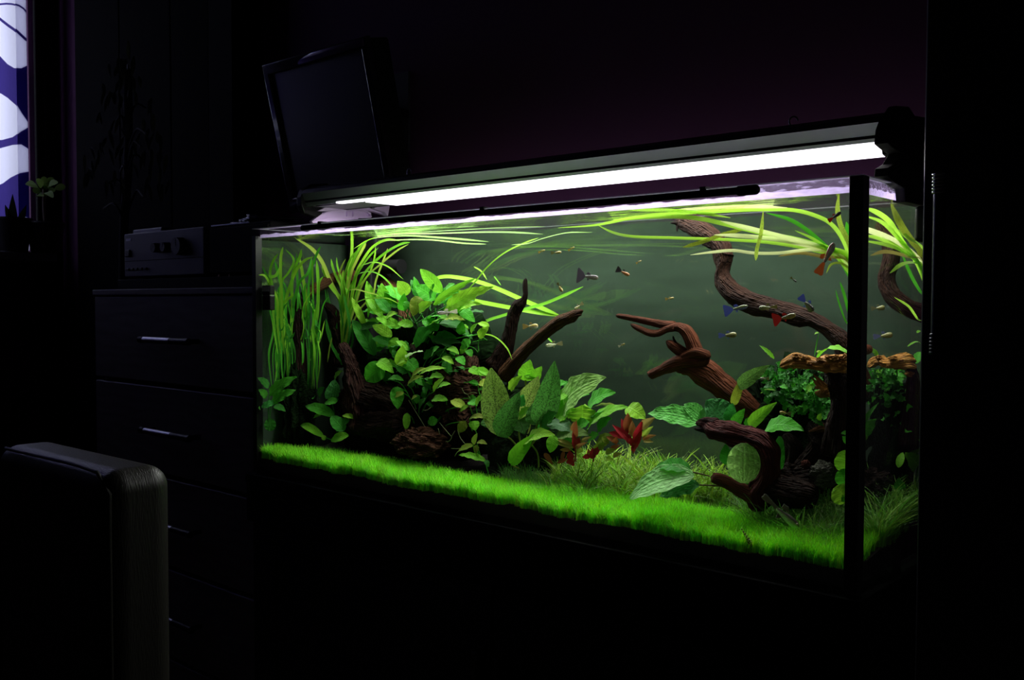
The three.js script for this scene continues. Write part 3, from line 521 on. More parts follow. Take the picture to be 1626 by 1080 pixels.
// @@LIFE@@
// ------------------------------------------------------------------ driftwood and stones
const B = M.branchWood;
{
  const t = woodThing('driftwood', 'reddish driftwood shaped like a deer head with two swept-back horns', k6, [
    ['neck', [[500, 372, 44], [600, 366, 72], [720, 415, 98], [840, 508, 92], [960, 605, 82], [1080, 705, 70], [1190, 800, 56]], 15, 19, M.redWood, { squash: 0.8 }],
    ['snout', [[312, 440, 30], [338, 424, 40], [400, 396, 40], [460, 370, 54], [540, 340, 66], [620, 330, 62], [700, 330, 54], [752, 300, 22]], 14, 15.5, M.redWood, { squash: 0.85 }],
    ['crest', [[668, 330, 62], [648, 270, 62], [622, 190, 54], [585, 118, 46], [530, 88, 34], [470, 92, 28]], 15.4, 14.6, M.redWood, {}],
    ['horn', [[78, 4, 16], [180, 22, 22], [300, 46, 26], [400, 66, 28], [520, 78, 32]], 12.5, 15, M.redWood, { rough: 0.1 }],
    ['horn', [[183, 66, 13], [250, 100, 22], [320, 130, 25], [380, 132, 24], [440, 105, 24], [520, 86, 32]], 12.5, 14.6, M.redWood, { rough: 0.1 }],
    ['brow', [[520, 318, 16], [590, 292, 34], [670, 276, 46], [735, 290, 34], [760, 305, 12]], 14.2, 15, M.redWood, { rough: 0.16 }],
    ['ear', [[438, 185, 12], [480, 215, 34], [530, 250, 40], [590, 285, 40]], 13.8, 15, M.redWood, {}],
    ['twig', [[489, 150, 5], [494, 172, 7], [508, 200, 10], [520, 230, 8]], 14, 14.4, M.darkWood, {}]], k6.p(1190, 800, 19));
}
woodThing('driftwood', 'long twisting dark branch reaching from the water surface down to the corner', px1, [
  ['branch', [[1072, 352, 7], [1094, 358, 12], [1120, 372, 16], [1143, 392, 17], [1151, 418, 16], [1147, 444, 17], [1162, 464, 19], [1195, 482, 16], [1240, 493, 16], [1282, 508, 18], [1318, 524, 18], [1340, 548, 17], [1346, 585, 17], [1352, 660, 19], [1356, 780, 20]], 21, 17, B, { knots: 0.5 }],
  ['cut_scar', [[1152, 448, 4], [1160, 455, 9], [1172, 463, 9], [1180, 470, 3]], 19.6, 19.4, bark([0.2, 0.07, 0.03]), { rough: 0.2 }], ['cut_scar', [[1148, 408, 3], [1149, 417, 7], [1148, 427, 3]], 19.6, 19.6, bark([0.1, 0.05, 0.025]), { rough: 0.25 }],
  ['twig', [[1096, 356, 6], [1080, 354, 4], [1064, 354, 1.5]], 21, 20, M.darkWood], ['twig', [[1084, 356, 3], [1076, 360, 2.2], [1075, 368, 1.4]], 20.6, 20, M.darkWood]], px1.p(1356, 780, 17));
woodThing('driftwood', 'curved dark branch seen through the side glass behind floating leaves', px1, [
  ['branch', [[1398, 350, 12], [1414, 385, 13], [1415, 410, 13], [1408, 440, 14], [1416, 466, 15], [1438, 487, 14], [1466, 499, 14], [1492, 510, 13]], 27, 25, B, { knots: 0.5 }],
  ['trunk', [[1492, 510, 13], [1500, 600, 10], [1500, 760, 10]], 25, 24, B]], px1.p(1520, 760, 24));
woodThing('driftwood', 'knobbly golden brown root lying high beside the right corner seam', k8, [
  ['root', [[312, 768, 16], [370, 742, 40], [450, 716, 62], [540, 724, 52], [620, 740, 46], [720, 745, 66], [820, 740, 80], [910, 745, 84]], 8, 9, M.goldWood, { rough: 0.3, knots: 1.1, seg: 32 }],
  ['trunk', [[760, 760, 60], [800, 850, 90], [820, 960, 95], [850, 1100, 90], [830, 1300, 110], [800, 1560, 130]], 10, 11, M.darkWood, { rough: 0.22, knots: 0.6 }],
  ['splinter', [[700, 960, 40], [660, 900, 22], [612, 842, 8], [600, 826, 3]], 9, 8.4, M.goldWood, { rough: 0.3 }], ['splinter', [[720, 980, 40], [650, 930, 18], [585, 856, 4]], 8.8, 8.2, M.goldWood, { rough: 0.3 }],
  ['splinter', [[740, 990, 46], [680, 1000, 34], [610, 990, 10]], 8.8, 8, M.goldWood, { rough: 0.35, knots: 1 }], ['splinter', [[860, 730, 30], [850, 690, 18], [800, 672, 6]], 9, 9, M.goldWood, { rough: 0.3 }]], k8.p(800, 1560, 11), [[450, 690, 30], [520, 700, 22], [560, 745, 18], [660, 715, 26], [700, 760, 24], [740, 700, 34], [800, 700, 30], [850, 760, 36], [880, 690, 30], [690, 990, 26], [640, 950, 18]], 7.6);
woodThing('driftwood', 'knobbly golden root end seen through the side glass', k8, [
  ['root', [[1064, 778, 14], [1110, 742, 38], [1170, 708, 44], [1230, 736, 42], [1300, 730, 54], [1380, 710, 60], [1440, 735, 66]], 21, 20, M.goldWood, { rough: 0.3, knots: 1.1, seg: 32 }],
  ['trunk', [[1420, 740, 42], [1450, 850, 52], [1450, 1000, 60], [1440, 1200, 70], [1420, 1500, 90]], 20, 21, M.darkWood, { rough: 0.22, knots: 0.5 }],
  ['knot', [[1020, 640, 34], [1060, 620, 42], [1085, 660, 30]], 23, 23, M.redWood, { rough: 0.2 }], ['root', [[1010, 740, 30], [1045, 860, 44], [1075, 980, 40], [1040, 1080, 20]], 23, 24, M.redWood, { rough: 0.12 }]], k8.p(1420, 1500, 21), [[1160, 695, 22], [1290, 700, 26], [1340, 720, 26], [1400, 690, 30], [1440, 720, 24], [1250, 760, 20], [1425, 830, 26]], 19.4);
woodThing('driftwood', 'dark hooked root with reddish top arching over a bumpy leaf in the right foreground', px1, [
  ['root', [[1104, 673, 3], [1118, 672, 7], [1134, 682, 17], [1160, 688, 18], [1186, 694, 15], [1206, 701, 15], [1219, 716, 16], [1223, 738, 15], [1217, 762, 15], [1204, 785, 16], [1214, 812, 14]], 6.5, 8, bark([0.09, 0.02, 0.016]), { rough: 0.24, knots: 0.8 }],
  ['splinter', [[1102, 681, 2], [1116, 682, 5], [1132, 686, 10]], 6, 6.6, M.darkWood], ['splinter', [[1108, 668, 2], [1122, 668, 6], [1140, 674, 10]], 6.4, 6.8, bark([0.06, 0.016, 0.012])],
  ['root_stub', [[1128, 758, 8], [1142, 762, 10], [1160, 770, 10], [1180, 780, 12], [1204, 792, 15]], 5.6, 7.6, M.redWood, { rough: 0.12 }],
  ['trunk', [[1204, 760, 18], [1230, 775, 24], [1262, 782, 26], [1300, 790, 22]], 8, 10, M.darkWood, { rough: 0.2 }]], px1.p(1206, 800, 8));
woodThing('driftwood', 'two bare dark branches rising side by side in the middle of the tank', k3, [
  ['branch', [[606, 276, 12], [602, 350, 18], [600, 420, 22], [560, 470, 44], [520, 540, 44], [500, 640, 42], [478, 740, 46], [430, 840, 62], [390, 930, 80]], 20, 20, M.darkWood, { rough: 0.2, knots: 0.5 }],
  ['branch', [[1016, 510, 8], [985, 520, 24], [930, 555, 44], [860, 580, 46], [780, 640, 44], [690, 720, 42], [600, 800, 46], [520, 890, 52], [440, 990, 60]], 17, 19, M.brownWood, { rough: 0.13, knots: 0.3 }],
  ['splinter', [[1008, 540, 4], [975, 545, 14], [940, 560, 22]], 16.8, 17.2, M.brownWood, { rough: 0.25 }],
  ['trunk', [[160, 800, 26], [130, 860, 34], [80, 930, 36], [20, 1010, 40]], 17, 18, M.darkWood, {}]], k3.p(440, 990, 19));
woodThing('driftwood', 'brown arched wood and stump among the tape grass on the left', k1, [
  ['branch', [[365, 590, 30], [420, 550, 36], [500, 505, 40], [580, 462, 38], [680, 440, 44], [800, 450, 50]], 20, 24, M.brownWood, { rough: 0.18 }],
  ['stump', [[342, 598, 30], [335, 680, 40], [330, 800, 46], [335, 950, 48], [340, 1200, 55]], 14, 14, M.darkWood, {}],
  ['branch', [[935, 460, 36], [985, 510, 44], [1030, 570, 44], [1080, 660, 46], [1120, 800, 60]], 26, 22, M.brownWood, { rough: 0.2 }],
  ['branch', [[520, 640, 20], [570, 690, 40], [600, 790, 52], [620, 900, 56], [640, 1100, 70]], 19, 19, M.darkWood, { rough: 0.18 }]], k1.p(340, 1200, 14));
woodThing('driftwood', 'rough nearly black root mass at the lower left under the round-leaved plant', k2, [
  ['stump', [[630, -55, 26], [660, -20, 40], [690, 60, 46], [715, 130, 50], [740, 240, 80], [790, 400, 110], [800, 560, 120]], 11, 12, bark([0.055, 0.024, 0.018], 0.012), { rough: 0.28, knots: 1 }],
  ['root', [[620, 330, 60], [720, 320, 90], [840, 330, 110], [960, 370, 120], [1080, 420, 120]], 12, 14, M.darkWood, { rough: 0.25, knots: 0.6 }],
  ['root', [[640, 480, 50], [780, 500, 90], [940, 520, 110], [1120, 500, 110]], 10.5, 12, M.darkWood, { rough: 0.25, knots: 0.6 }],
  ['trunk', [[1080, 420, 110], [1160, 280, 120], [1200, 120, 110], [1220, -60, 90]], 14, 19, M.darkWood, { rough: 0.2 }]], k2.p(800, 560, 12));
{
  const stone = (name, label, k, x, y, cm, a, b, c, m, r = 0.25) => { const p = k.p(x, y, cm), q = mPx(p) / k.s, t = thing(name, label, 'stone', onGround(p)); part('stone', rockGeo(p, a * q, b * q, c * q, r), m, t); };
  stone('stone', 'low fibrous brown mound behind the grass left of centre', k2, 1220, 650, 9, 220, 105, 150, bark([0.10, 0.045, 0.024], 0.02, 0.9), 0.2);
  stone('stone', 'dark brown mossy mound beneath the trailing round leaves', k2, 1480, 330, 15, 210, 300, 160, bark([0.075, 0.036, 0.02], 0.02, 0.9), 0.25);
  stone('stone', 'pale grey pitted stone low beside the right corner seam', k9, 690, 830, 11, 120, 110, 110, bark([0.16, 0.17, 0.14], 0.006), 0.2);
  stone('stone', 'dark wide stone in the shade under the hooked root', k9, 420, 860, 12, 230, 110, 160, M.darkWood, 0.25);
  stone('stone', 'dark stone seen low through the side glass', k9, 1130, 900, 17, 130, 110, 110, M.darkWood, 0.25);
  stone('stone', 'small reddish stone on the slope beneath the dark ferns', k9, 535, 745, 10, 36, 40, 34, bark([0.2, 0.06, 0.04]), 0.2);
}
{
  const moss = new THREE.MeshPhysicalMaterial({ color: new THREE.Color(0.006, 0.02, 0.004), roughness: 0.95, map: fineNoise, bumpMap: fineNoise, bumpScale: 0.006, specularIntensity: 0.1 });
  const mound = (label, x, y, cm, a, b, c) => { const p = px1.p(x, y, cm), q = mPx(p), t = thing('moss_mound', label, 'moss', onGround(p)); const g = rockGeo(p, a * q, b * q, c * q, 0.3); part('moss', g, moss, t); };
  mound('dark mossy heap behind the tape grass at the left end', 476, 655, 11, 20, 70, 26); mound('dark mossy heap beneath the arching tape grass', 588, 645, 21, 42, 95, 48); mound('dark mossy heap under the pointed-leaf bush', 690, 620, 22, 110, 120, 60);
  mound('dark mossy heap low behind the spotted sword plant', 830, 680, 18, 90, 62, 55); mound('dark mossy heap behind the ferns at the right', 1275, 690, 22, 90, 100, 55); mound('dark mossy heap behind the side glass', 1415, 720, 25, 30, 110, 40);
}
// dark leaf-covered backing slope on the right
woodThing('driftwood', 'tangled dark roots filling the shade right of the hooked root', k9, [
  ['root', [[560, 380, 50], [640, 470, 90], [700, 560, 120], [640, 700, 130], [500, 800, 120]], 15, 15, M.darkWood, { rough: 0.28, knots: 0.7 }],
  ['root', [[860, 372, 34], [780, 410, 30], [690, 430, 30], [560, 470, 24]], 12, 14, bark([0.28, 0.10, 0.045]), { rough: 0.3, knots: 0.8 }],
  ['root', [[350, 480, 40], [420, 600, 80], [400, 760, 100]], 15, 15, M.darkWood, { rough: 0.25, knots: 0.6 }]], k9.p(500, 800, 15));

// ------------------------------------------------------------------ tape grass
const TG = { face: 0.75, taper: 0.6 };
{
  const t = thing('tape_grass', 'dense clump of tall pale tape grass in the left front corner', 'aquatic plant', onGround(k1.p(200, 1300, 5)));
  const mats = [leafMat(G.lime, 'smooth', 'none'), leafMat(G.bright, 'smooth', 'none'), leafMat(G.mid, 'smooth', 'none')], dark = [leafMat(G.deep, 'smooth', 'none'), leafMat(G.mid, 'smooth', 'none')];
  const L = [[[215, 620, 4], [205, 430, 3], [208, 300, 3], [222, 235, 3]], [[200, 620, 4], [215, 480, 4], [260, 420, 4], [300, 330, 4], [240, 250, 4]], [[190, 640, 4], [160, 560, 3], [120, 470, 2.4], [75, 375, 2]], [[180, 600, 3], [140, 520, 2.4], [90, 440, 2], [48, 435, 1.6]],
    [[150, 540, 2.4], [130, 420, 2.4], [150, 340, 2.4], [190, 280, 2.6]], [[330, 640, 8], [326, 480, 8], [322, 380, 8], [318, 280, 7]], [[240, 640, 6], [270, 520, 6], [320, 400, 6], [380, 330, 7], [440, 305, 8]], [[290, 640, 7], [285, 520, 6], [300, 400, 6], [345, 300, 6], [355, 250, 6]],
    [[400, 700, 10], [405, 520, 10], [430, 380, 10], [470, 270, 10], [492, 230, 10]], [[390, 700, 10], [380, 560, 9], [360, 420, 8], [340, 300, 8]], [[462, 760, 12], [474, 560, 12], [470, 420, 12], [462, 330, 12]], [[240, 600, 6], [215, 520, 5], [180, 400, 4], [165, 340, 3]],
    [[230, 640, 6], [280, 590, 6], [296, 565, 6]], [[170, 620, 4], [120, 460, 2.5], [170, 440, 3], [200, 380, 4]], [[300, 640, 7], [345, 480, 7], [400, 420, 8], [430, 300, 9]]];
  L.forEach((p, i) => { const q = p[0]; ribbonAt(t, k1, [[q[0] * 0.7 + 80, 1000, q[2] + 1], [q[0] * 0.9 + 22, 800, q[2] + 0.5], ...p], rr(15, 22), mats[i % 3], { ...TG, twist: rr(-1, 1) }); });
  for (let i = 0; i < 40; i++) { const x = rr(120, 480), z = 3 + (x - 40) / 440 * 8, h = i % 2 ? rr(300, 620) : rr(560, 900), dx = rr(-70, 60); const c = rr(-26, 26); ribbonAt(t, k1, [[x, 1250, z], [x + dx * 0.1 + c, 1000, z], [x + dx * 0.25 - c * 0.5, 820, z], [x + dx * 0.6 + c * 0.6, (820 + h) / 2, z], [Math.max(56, x + dx), h + 40, Math.max(1.6, z - 1)], [Math.max(50, x + dx * 1.5), h, Math.max(1.6, z - 1)]], rr(8, 16), i % 5 ? dark[i % 2] : mats[1], { ...TG, twist: rr(-1.2, 1.2) }); }
}
{
  const t = thing('tape_grass', 'arching tape grass fanning to the surface left of the pointed-leaf bush', 'aquatic plant', onGround(k1.p(650, 1100, 18)));
  const mats = [leafMat(G.lime, 'smooth', 'none'), leafMat(G.bright, 'smooth', 'none'), leafMat(G.yellow, 'smooth', 'none')], R = [650, 720, 19];
  const L = [[[690, 430, 18], [712, 300, 18], [716, 200, 18], [712, 125, 18], 26], [[690, 440, 18], [730, 320, 17], [780, 230, 16], [825, 195, 15], 26], [[700, 460, 18], [745, 340, 16], [800, 235, 15], [815, 205, 15], 24], [[740, 440, 18], [800, 320, 16], [870, 230, 15], [960, 185, 15], [1060, 190, 15], 24],
    [[780, 470, 18], [880, 340, 16], [980, 260, 15], [1080, 210, 14], [1130, 203, 14], 24], [[800, 480, 18], [930, 350, 16], [1040, 260, 15], [1120, 215, 14], 18], [[760, 400, 17], [820, 355, 15], [890, 345, 14], [980, 380, 14], [1080, 465, 14], 13], [[740, 460, 17], [800, 415, 15], [870, 415, 14], [950, 460, 13], [1010, 530, 13], [1035, 590, 13], 13],
    [[630, 620, 18], [560, 480, 16], [500, 340, 14], [430, 250, 12], [300, 165, 9], 34], [[640, 620, 18], [560, 510, 16], [520, 420, 15], [500, 370, 14], 34], [[650, 560, 18], [600, 440, 17], [575, 370, 16], [566, 320, 16], 22], [[640, 560, 18], [620, 460, 17], [640, 380, 16], [670, 320, 16], 16],
    [[660, 560, 18], [650, 440, 18], [655, 400, 18], 22], [[640, 640, 18], [640, 480, 17], [610, 370, 17], [605, 310, 17], 16], [[690, 545, 15], [740, 538, 14.5], [800, 552, 14], [905, 580, 13.5], 13], [[690, 700, 15], [740, 640, 14], [820, 605, 13], [900, 600, 13], [970, 602, 13], [1050, 640, 13], 11],
    [[830, 740, 16], [834, 690, 16], [836, 650, 16], 20], [[870, 560, 17], [885, 480, 17], [940, 330, 17], [970, 245, 17], 16], [[720, 560, 17], [780, 500, 16], [850, 400, 15], [878, 300, 15], [884, 230, 15], 15], [[680, 560, 18], [660, 480, 18], [700, 330, 17], [760, 250, 16], 20],
    [[540, 1060, 13], [555, 960, 13], [572, 880, 13], 12], [[400, 1080, 10], [450, 980, 11], [490, 890, 12], [520, 760, 13], 12], [[660, 640, 18], [740, 450, 17], [850, 290, 16], [905, 240, 16], 17]];
  L.forEach((p, i) => { const w = p.pop(); ribbonAt(t, k1, i > 13 && i !== 17 && i !== 18 && i !== 19 && i !== 22 ? p : [[650, 1080, 18], [648 + (p[0][0] - 650) * 0.2, 860, 18], [650 + (p[0][0] - 650) * 0.5, 700, 18.4], ...p], w * 0.78, mats[i % 3], TG); });
  const fl = leafMat([0.4, 0.85, 0.05], 'smooth', 'none', 0.6), W = (p, w) => part('leaf', ribbonGeo(p.map((q) => at(...q)), w * mPx(at(...p[0])), { ...TG, face: 0.35 }), fl, t);
  W([[566, 392, 15], [590, 380, 13], [640, 375, 11], [700, 378, 10], [776, 384, 9]], 8); W([[560, 396, 15], [600, 376, 12], [700, 371, 10], [800, 369, 9], [862, 372, 8.5]], 7); W([[600, 382, 12], [680, 381, 11], [740, 387, 10], [772, 388, 9.5]], 6); W([[640, 371, 11], [720, 366, 8], [800, 362, 7], [866, 360, 6.5]], 6); W([[940, 369, 10], [900, 370, 10], [862, 379, 10], [838, 387, 10], [812, 389, 10]], 6); W([[470, 380, 6], [500, 372, 8], [540, 374, 9], [600, 368, 9]], 5); W([[600, 372, 12], [640, 366, 9], [700, 362, 8], [760, 360, 7]], 5);
  for (let i = 0; i < 12; i++) { const x = rr(560, 720), h = rr(520, 800); ribbonAt(t, k1, [[650 + rr(-30, 30), 1080, 18], [x, (1080 + h) / 2, 18], [x + rr(-60, 30), h, 17]], rr(10, 20), leafMat(G.deep, 'smooth', 'none'), { ...TG, twist: rr(-1, 1) }); }
}
{
  const t = thing('tape_grass', 'loose crossing tape grass ribbons behind the two bare branches', 'aquatic plant', onGround(k3.p(120, 800, 24)));
  const m = leafMat(G.lime, 'smooth', 'none'), m2 = leafMat(G.bright, 'smooth', 'none');
  ribbonAt(t, k3, [[-60, 420, 25], [-40, 290, 25], [20, 268, 25], [150, 278, 25], [280, 308, 25], [400, 352, 25], [600, 440, 25], [740, 500, 25], [850, 545, 25]], 30, m, { ...TG, twist: 0.3 });
  ribbonAt(t, k3, [[20, 470, 24], [90, 425, 24], [200, 432, 24], [300, 452, 24], [500, 490, 25], [680, 522, 25], [850, 550, 25]], 30, m, TG);
  ribbonAt(t, k3, [[240, 680, 24], [300, 600, 24], [450, 543, 24], [600, 500, 24], [740, 460, 24], [880, 402, 24], [1018, 338, 24]], 22, m2, TG);
  ribbonAt(t, k3, [[140, 415, 22], [240, 310, 22], [330, 200, 22], [450, 100, 21], [600, 25, 20], [700, -10, 19]], 10, m, TG);
  ribbonAt(t, k3, [[330, 290, 26], [290, 230, 26], [235, 195, 26]], 10, m, TG); ribbonAt(t, k3, [[430, 330, 27], [400, 290, 27], [380, 265, 27]], 8, m2, TG);
  ribbonAt(t, k3, [[700, 640, 25], [760, 700, 25], [800, 740, 25]], 12, m2, TG); ribbonAt(t, k3, [[510, 860, 16], [480, 790, 16], [430, 730, 16], [370, 690, 16], [300, 678, 16], [225, 688, 16]], 10, m, TG);
}
{
  const t = thing('tape_grass', 'sheaf of pale tape grass streaming left along the surface from the right corner', 'aquatic plant', onGround(px1.p(1360, 700, 9)));
  const hi = leafMat([0.85, 0.95, 0.42], 'smooth', 'none', 0.7), m = leafMat([0.45, 0.85, 0.07], 'smooth', 'none', 0.65), d = leafMat(G.mid, 'smooth', 'none'), br = leafMat(G.tan, 'smooth', 'none');
  const root = [[1360, 640, 10], [1362, 520, 10], [1358, 450, 9]];
  const L = [[[1342, 388, 9], [1320, 356, 9], [1293, 342, 9], [1260, 334, 9], [1204, 333, 9], [1138, 336, 10], [1062, 340, 11], [1004, 346, 12], [950, 357, 13], [886, 362, 14], 7, m], [[1345, 405, 8], [1315, 395, 8], [1271, 382, 8], [1215, 371, 8], [1160, 358, 8], [1115, 348, 9], [1075, 344, 10], [1020, 346, 11], [960, 353, 12], 9, m],
    [[1345, 412, 8], [1315, 399, 8], [1249, 383, 7.5], [1204, 377, 7], [1165, 374, 7], [1134, 373, 7], 8, hi], [[1345, 408, 8], [1313, 395, 8], [1249, 378, 7], [1182, 361, 7], [1144, 351, 7], 9, hi], [[1340, 414, 9], [1293, 398, 9], [1227, 386, 9], [1160, 381, 9], [1071, 378, 10], [998, 375, 11], [970, 368, 12], [950, 358, 12], 6, m],
    [[1345, 412, 8], [1309, 408, 8], [1271, 402, 8], [1236, 407, 8], 6, br], [[1335, 406, 8], [1310, 398, 8], [1282, 397, 8], [1238, 402, 8], [1196, 402, 8], [1164, 398, 8], [1127, 401, 8], [1096, 405, 8], 6, hi], [[1190, 362, 10], [1150, 372, 9], [1116, 384, 9], [1084, 393, 9], 7, leafMat(G.olive, 'spotted', 'none')],
    [[1212, 334, 6], [1208, 373, 6], [1202, 395, 6], [1200, 414, 6], 6, leafMat(G.yellow, 'spotted', 'none')], [[1352, 400, 6], [1348, 386, 6], [1335, 358, 6], [1330, 334, 6], [1332, 310, 6], 8, leafMat(G.yellow, 'spotted', 'none')], [[1346, 420, 9], [1310, 390, 9], [1282, 366, 9], [1254, 349, 9], [1216, 338, 9], 7, d], [[1342, 425, 8], [1320, 400, 8], [1292, 380, 8], [1262, 366, 8], 5, m],
    [[1348, 430, 9], [1330, 402, 8], [1300, 388, 8], [1230, 378, 8], [1195, 381, 8], 6, m], [[1350, 440, 9], [1330, 408, 9], [1302, 386, 9], [1284, 378, 9], 6, d], [[1350, 390, 7], [1346, 366, 7], [1344, 352, 7], 7, d], [[1350, 500, 12], [1340, 466, 12], [1334, 448, 12], 5, d], [[1346, 514, 12], [1332, 480, 12], [1327, 460, 12], 3, d], [[1352, 430, 7], [1335, 418, 7], [1320, 420, 6.5], [1312, 434, 6.5], 4, leafMat(G.yellow, 'smooth', 'none')],
    [[1160, 346, 9], [1110, 338, 10], [1060, 334, 11], [1000, 334, 12], 6, m], [[1250, 330, 8], [1190, 328, 9], [1120, 331, 10], [1060, 336, 11], 7, hi]];
  L.forEach((p, i) => { const mt = p.pop(), w = p.pop(); ribbonAt(t, px1, i === 7 || i === 8 || i > 17 ? p : [...root, ...p], w * 0.95, mt, TG); });
}
{
  const t = thing('tape_grass', 'tape grass leaves bending right seen through the side glass', 'aquatic plant', onGround(px1.p(1470, 800, 18)));
  const hi = leafMat([0.85, 0.95, 0.42], 'smooth', 'none', 0.7), m = leafMat([0.45, 0.85, 0.07], 'smooth', 'none', 0.65), d = leafMat(G.mid, 'smooth', 'none');
  const L = [[[1368, 330, 13], [1389, 336, 15], [1411, 351, 17], [1424, 371, 18], [1436, 390, 19], [1460, 425, 20], 8, m], [[1366, 360, 12], [1380, 366, 14], [1402, 374, 16], [1436, 392, 18], [1463, 421, 20], 9, hi], [[1368, 373, 13], [1400, 380, 16], [1430, 396, 18], [1464, 426, 20], 7, m], [[1370, 382, 13], [1412, 390, 16], [1440, 404, 18], [1464, 428, 20], 6, m],
    [[1414, 322, 19], [1428, 353, 19], [1447, 382, 19], [1464, 408, 20], 10, leafMat(G.olive, 'spotted', 'none')], [[1374, 343, 13], [1402, 354, 16], [1426, 378, 18], [1458, 418, 20], 6, m], [[1382, 406, 15], [1402, 400, 16], [1440, 407, 18], [1466, 416, 20], 6, leafMat(G.tan, 'smooth', 'none')], [[1413, 434, 18], [1428, 422, 18], [1452, 417, 19], [1470, 420, 20], 6, m],
    [[1420, 472, 19], [1442, 486, 19], [1462, 508, 20], 4, m], [[1430, 398, 20], [1448, 440, 20], [1464, 466, 20], 5, d], [[1424, 364, 20], [1440, 376, 20], [1468, 402, 20], 6, m]];
  L.forEach((p) => { const mt = p.pop(), w = p.pop(); ribbonAt(t, px1, [[1470, 780, 20], [1476, 600, 20], [1474, 470, 20], ...p.reverse()], w, mt, TG); });
}

// ------------------------------------------------------------------ broad-leaved plants
const O = (o) => o, mats = (...n) => n.map((k) => leafMat(G[k], 'plain'));
function scatter(t, k, n, cx, cy, rx, ry, w, len, z, mm, o = {}) {
  for (let i = 0; i < n; i++) {
    const a = rr(0, 6.28), r = Math.sqrt(rnd()), x = cx + rx * r * Math.cos(a), y = cy + ry * r * Math.sin(a), l = rr(len[0], len[1]), b = Math.atan2(y - cy, x - cx) + rr(-0.9, 0.9), zz = rr(z[0], z[1]);
    leafAt(t, k, [x, y, x + l * Math.cos(b), y + l * Math.sin(b) * 0.8 - l * 0.1, rr(w[0], w[1]), zz, zz - rr(0.2, 1.6), { face: rr(0.2, 0.75), bow: rr(0, 0.18), ruffle: 0.06, ...o }], mm[Math.floor(rnd() * mm.length)]);
  }
}
{
  const t = thing('pointed_leaf_bush', 'large bushy plant with wavy pointed green leaves left of centre', 'aquatic plant', onGround(k1.p(1200, 1000, 18)));
  const [br, mid, deep, dark, yel, lime, ol] = mats('bright', 'mid', 'deep', 'dark', 'yellow', 'lime', 'olive');
  const L = [[1355, 560, 1203, 393, 78, 16, 14, { face: 0.9, ruffle: 0.03 }, br], [1310, 610, 1168, 515, 100, 17, 15, { face: 0.7 }, mid], [1115, 575, 1040, 478, 78, 17, 15, { face: 0.9 }, lime], [1075, 690, 1090, 565, 62, 17, 15, { face: 0.85 }, mid], [1195, 590, 1148, 730, 80, 16, 14, { face: 0.9 }, ol], [1195, 690, 1292, 632, 62, 15, 13.5, { face: 0.8 }, lime],
    [950, 710, 926, 495, 95, 17, 15.5, { face: 0.95, ruffle: 0.12, waves: 6 }, br], [880, 720, 820, 478, 70, 18, 16.5, { face: 0.9, ruffle: 0.12, waves: 6 }, br], [1300, 650, 1600, 458, 46, 15, 14, { face: 0.8, ruffle: 0.16, waves: 7 }, br], [1380, 700, 1728, 520, 92, 15, 13, { face: 0.75, ruffle: 0.12, waves: 6 }, lime], [1365, 755, 1520, 758, 50, 14, 13, { face: 0.6, ruffle: 0.12, waves: 4 }, yel], [1500, 690, 1592, 772, 66, 15, 14, { face: 0.8 }, mid],
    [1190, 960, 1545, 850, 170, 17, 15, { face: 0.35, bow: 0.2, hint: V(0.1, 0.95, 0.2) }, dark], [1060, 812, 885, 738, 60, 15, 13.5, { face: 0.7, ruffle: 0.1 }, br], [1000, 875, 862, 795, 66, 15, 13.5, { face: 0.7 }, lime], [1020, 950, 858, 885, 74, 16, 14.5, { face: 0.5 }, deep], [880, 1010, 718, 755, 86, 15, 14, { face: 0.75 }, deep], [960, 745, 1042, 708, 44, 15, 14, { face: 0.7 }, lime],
    [810, 800, 712, 595, 42, 15, 14, { face: 0.9, ruffle: 0.1 }, lime], [1420, 650, 1560, 635, 56, 15, 14, { face: 0.6 }, br], [1330, 640, 1500, 548, 66, 16, 15, { face: 0.7 }, mid], [1490, 860, 1500, 765, 54, 14.5, 14, { face: 0.8 }, mid], [1440, 700, 1640, 640, 60, 15, 13.5, { face: 0.7, ruffle: 0.1 }, lime], [1330, 830, 1215, 760, 90, 15, 13.5, { face: 0.5 }, mid], [1290, 800, 1400, 740, 80, 15, 13.5, { face: 0.5 }, br], [1110, 620, 1100, 690, 40, 15, 14.5, {}, mid],
    [1150, 800, 1040, 780, 60, 14.5, 13.5, {}, br], [1560, 900, 1500, 965, 60, 14, 13.5, {}, mid], [1380, 560, 1450, 500, 50, 17, 16, {}, mid]];
  for (const l of L) { const m = l.pop(); l[4] *= 1.15; leafAt(t, k1, l, m); }
  scatter(t, k1, 54, 1180, 800, 330, 230, [50, 95], [110, 220], [15, 21], [mid, deep, deep, dark, br]);
  for (let i = 0; i < 12; i++) stemAt(t, k1, [[1180 + rr(-60, 60), 1040, 18], [1180 + rr(-120, 140), 860, 18], [1190 + rr(-240, 260), 680 + rr(-40, 60), 16.5]], 0.0012, deep);
}
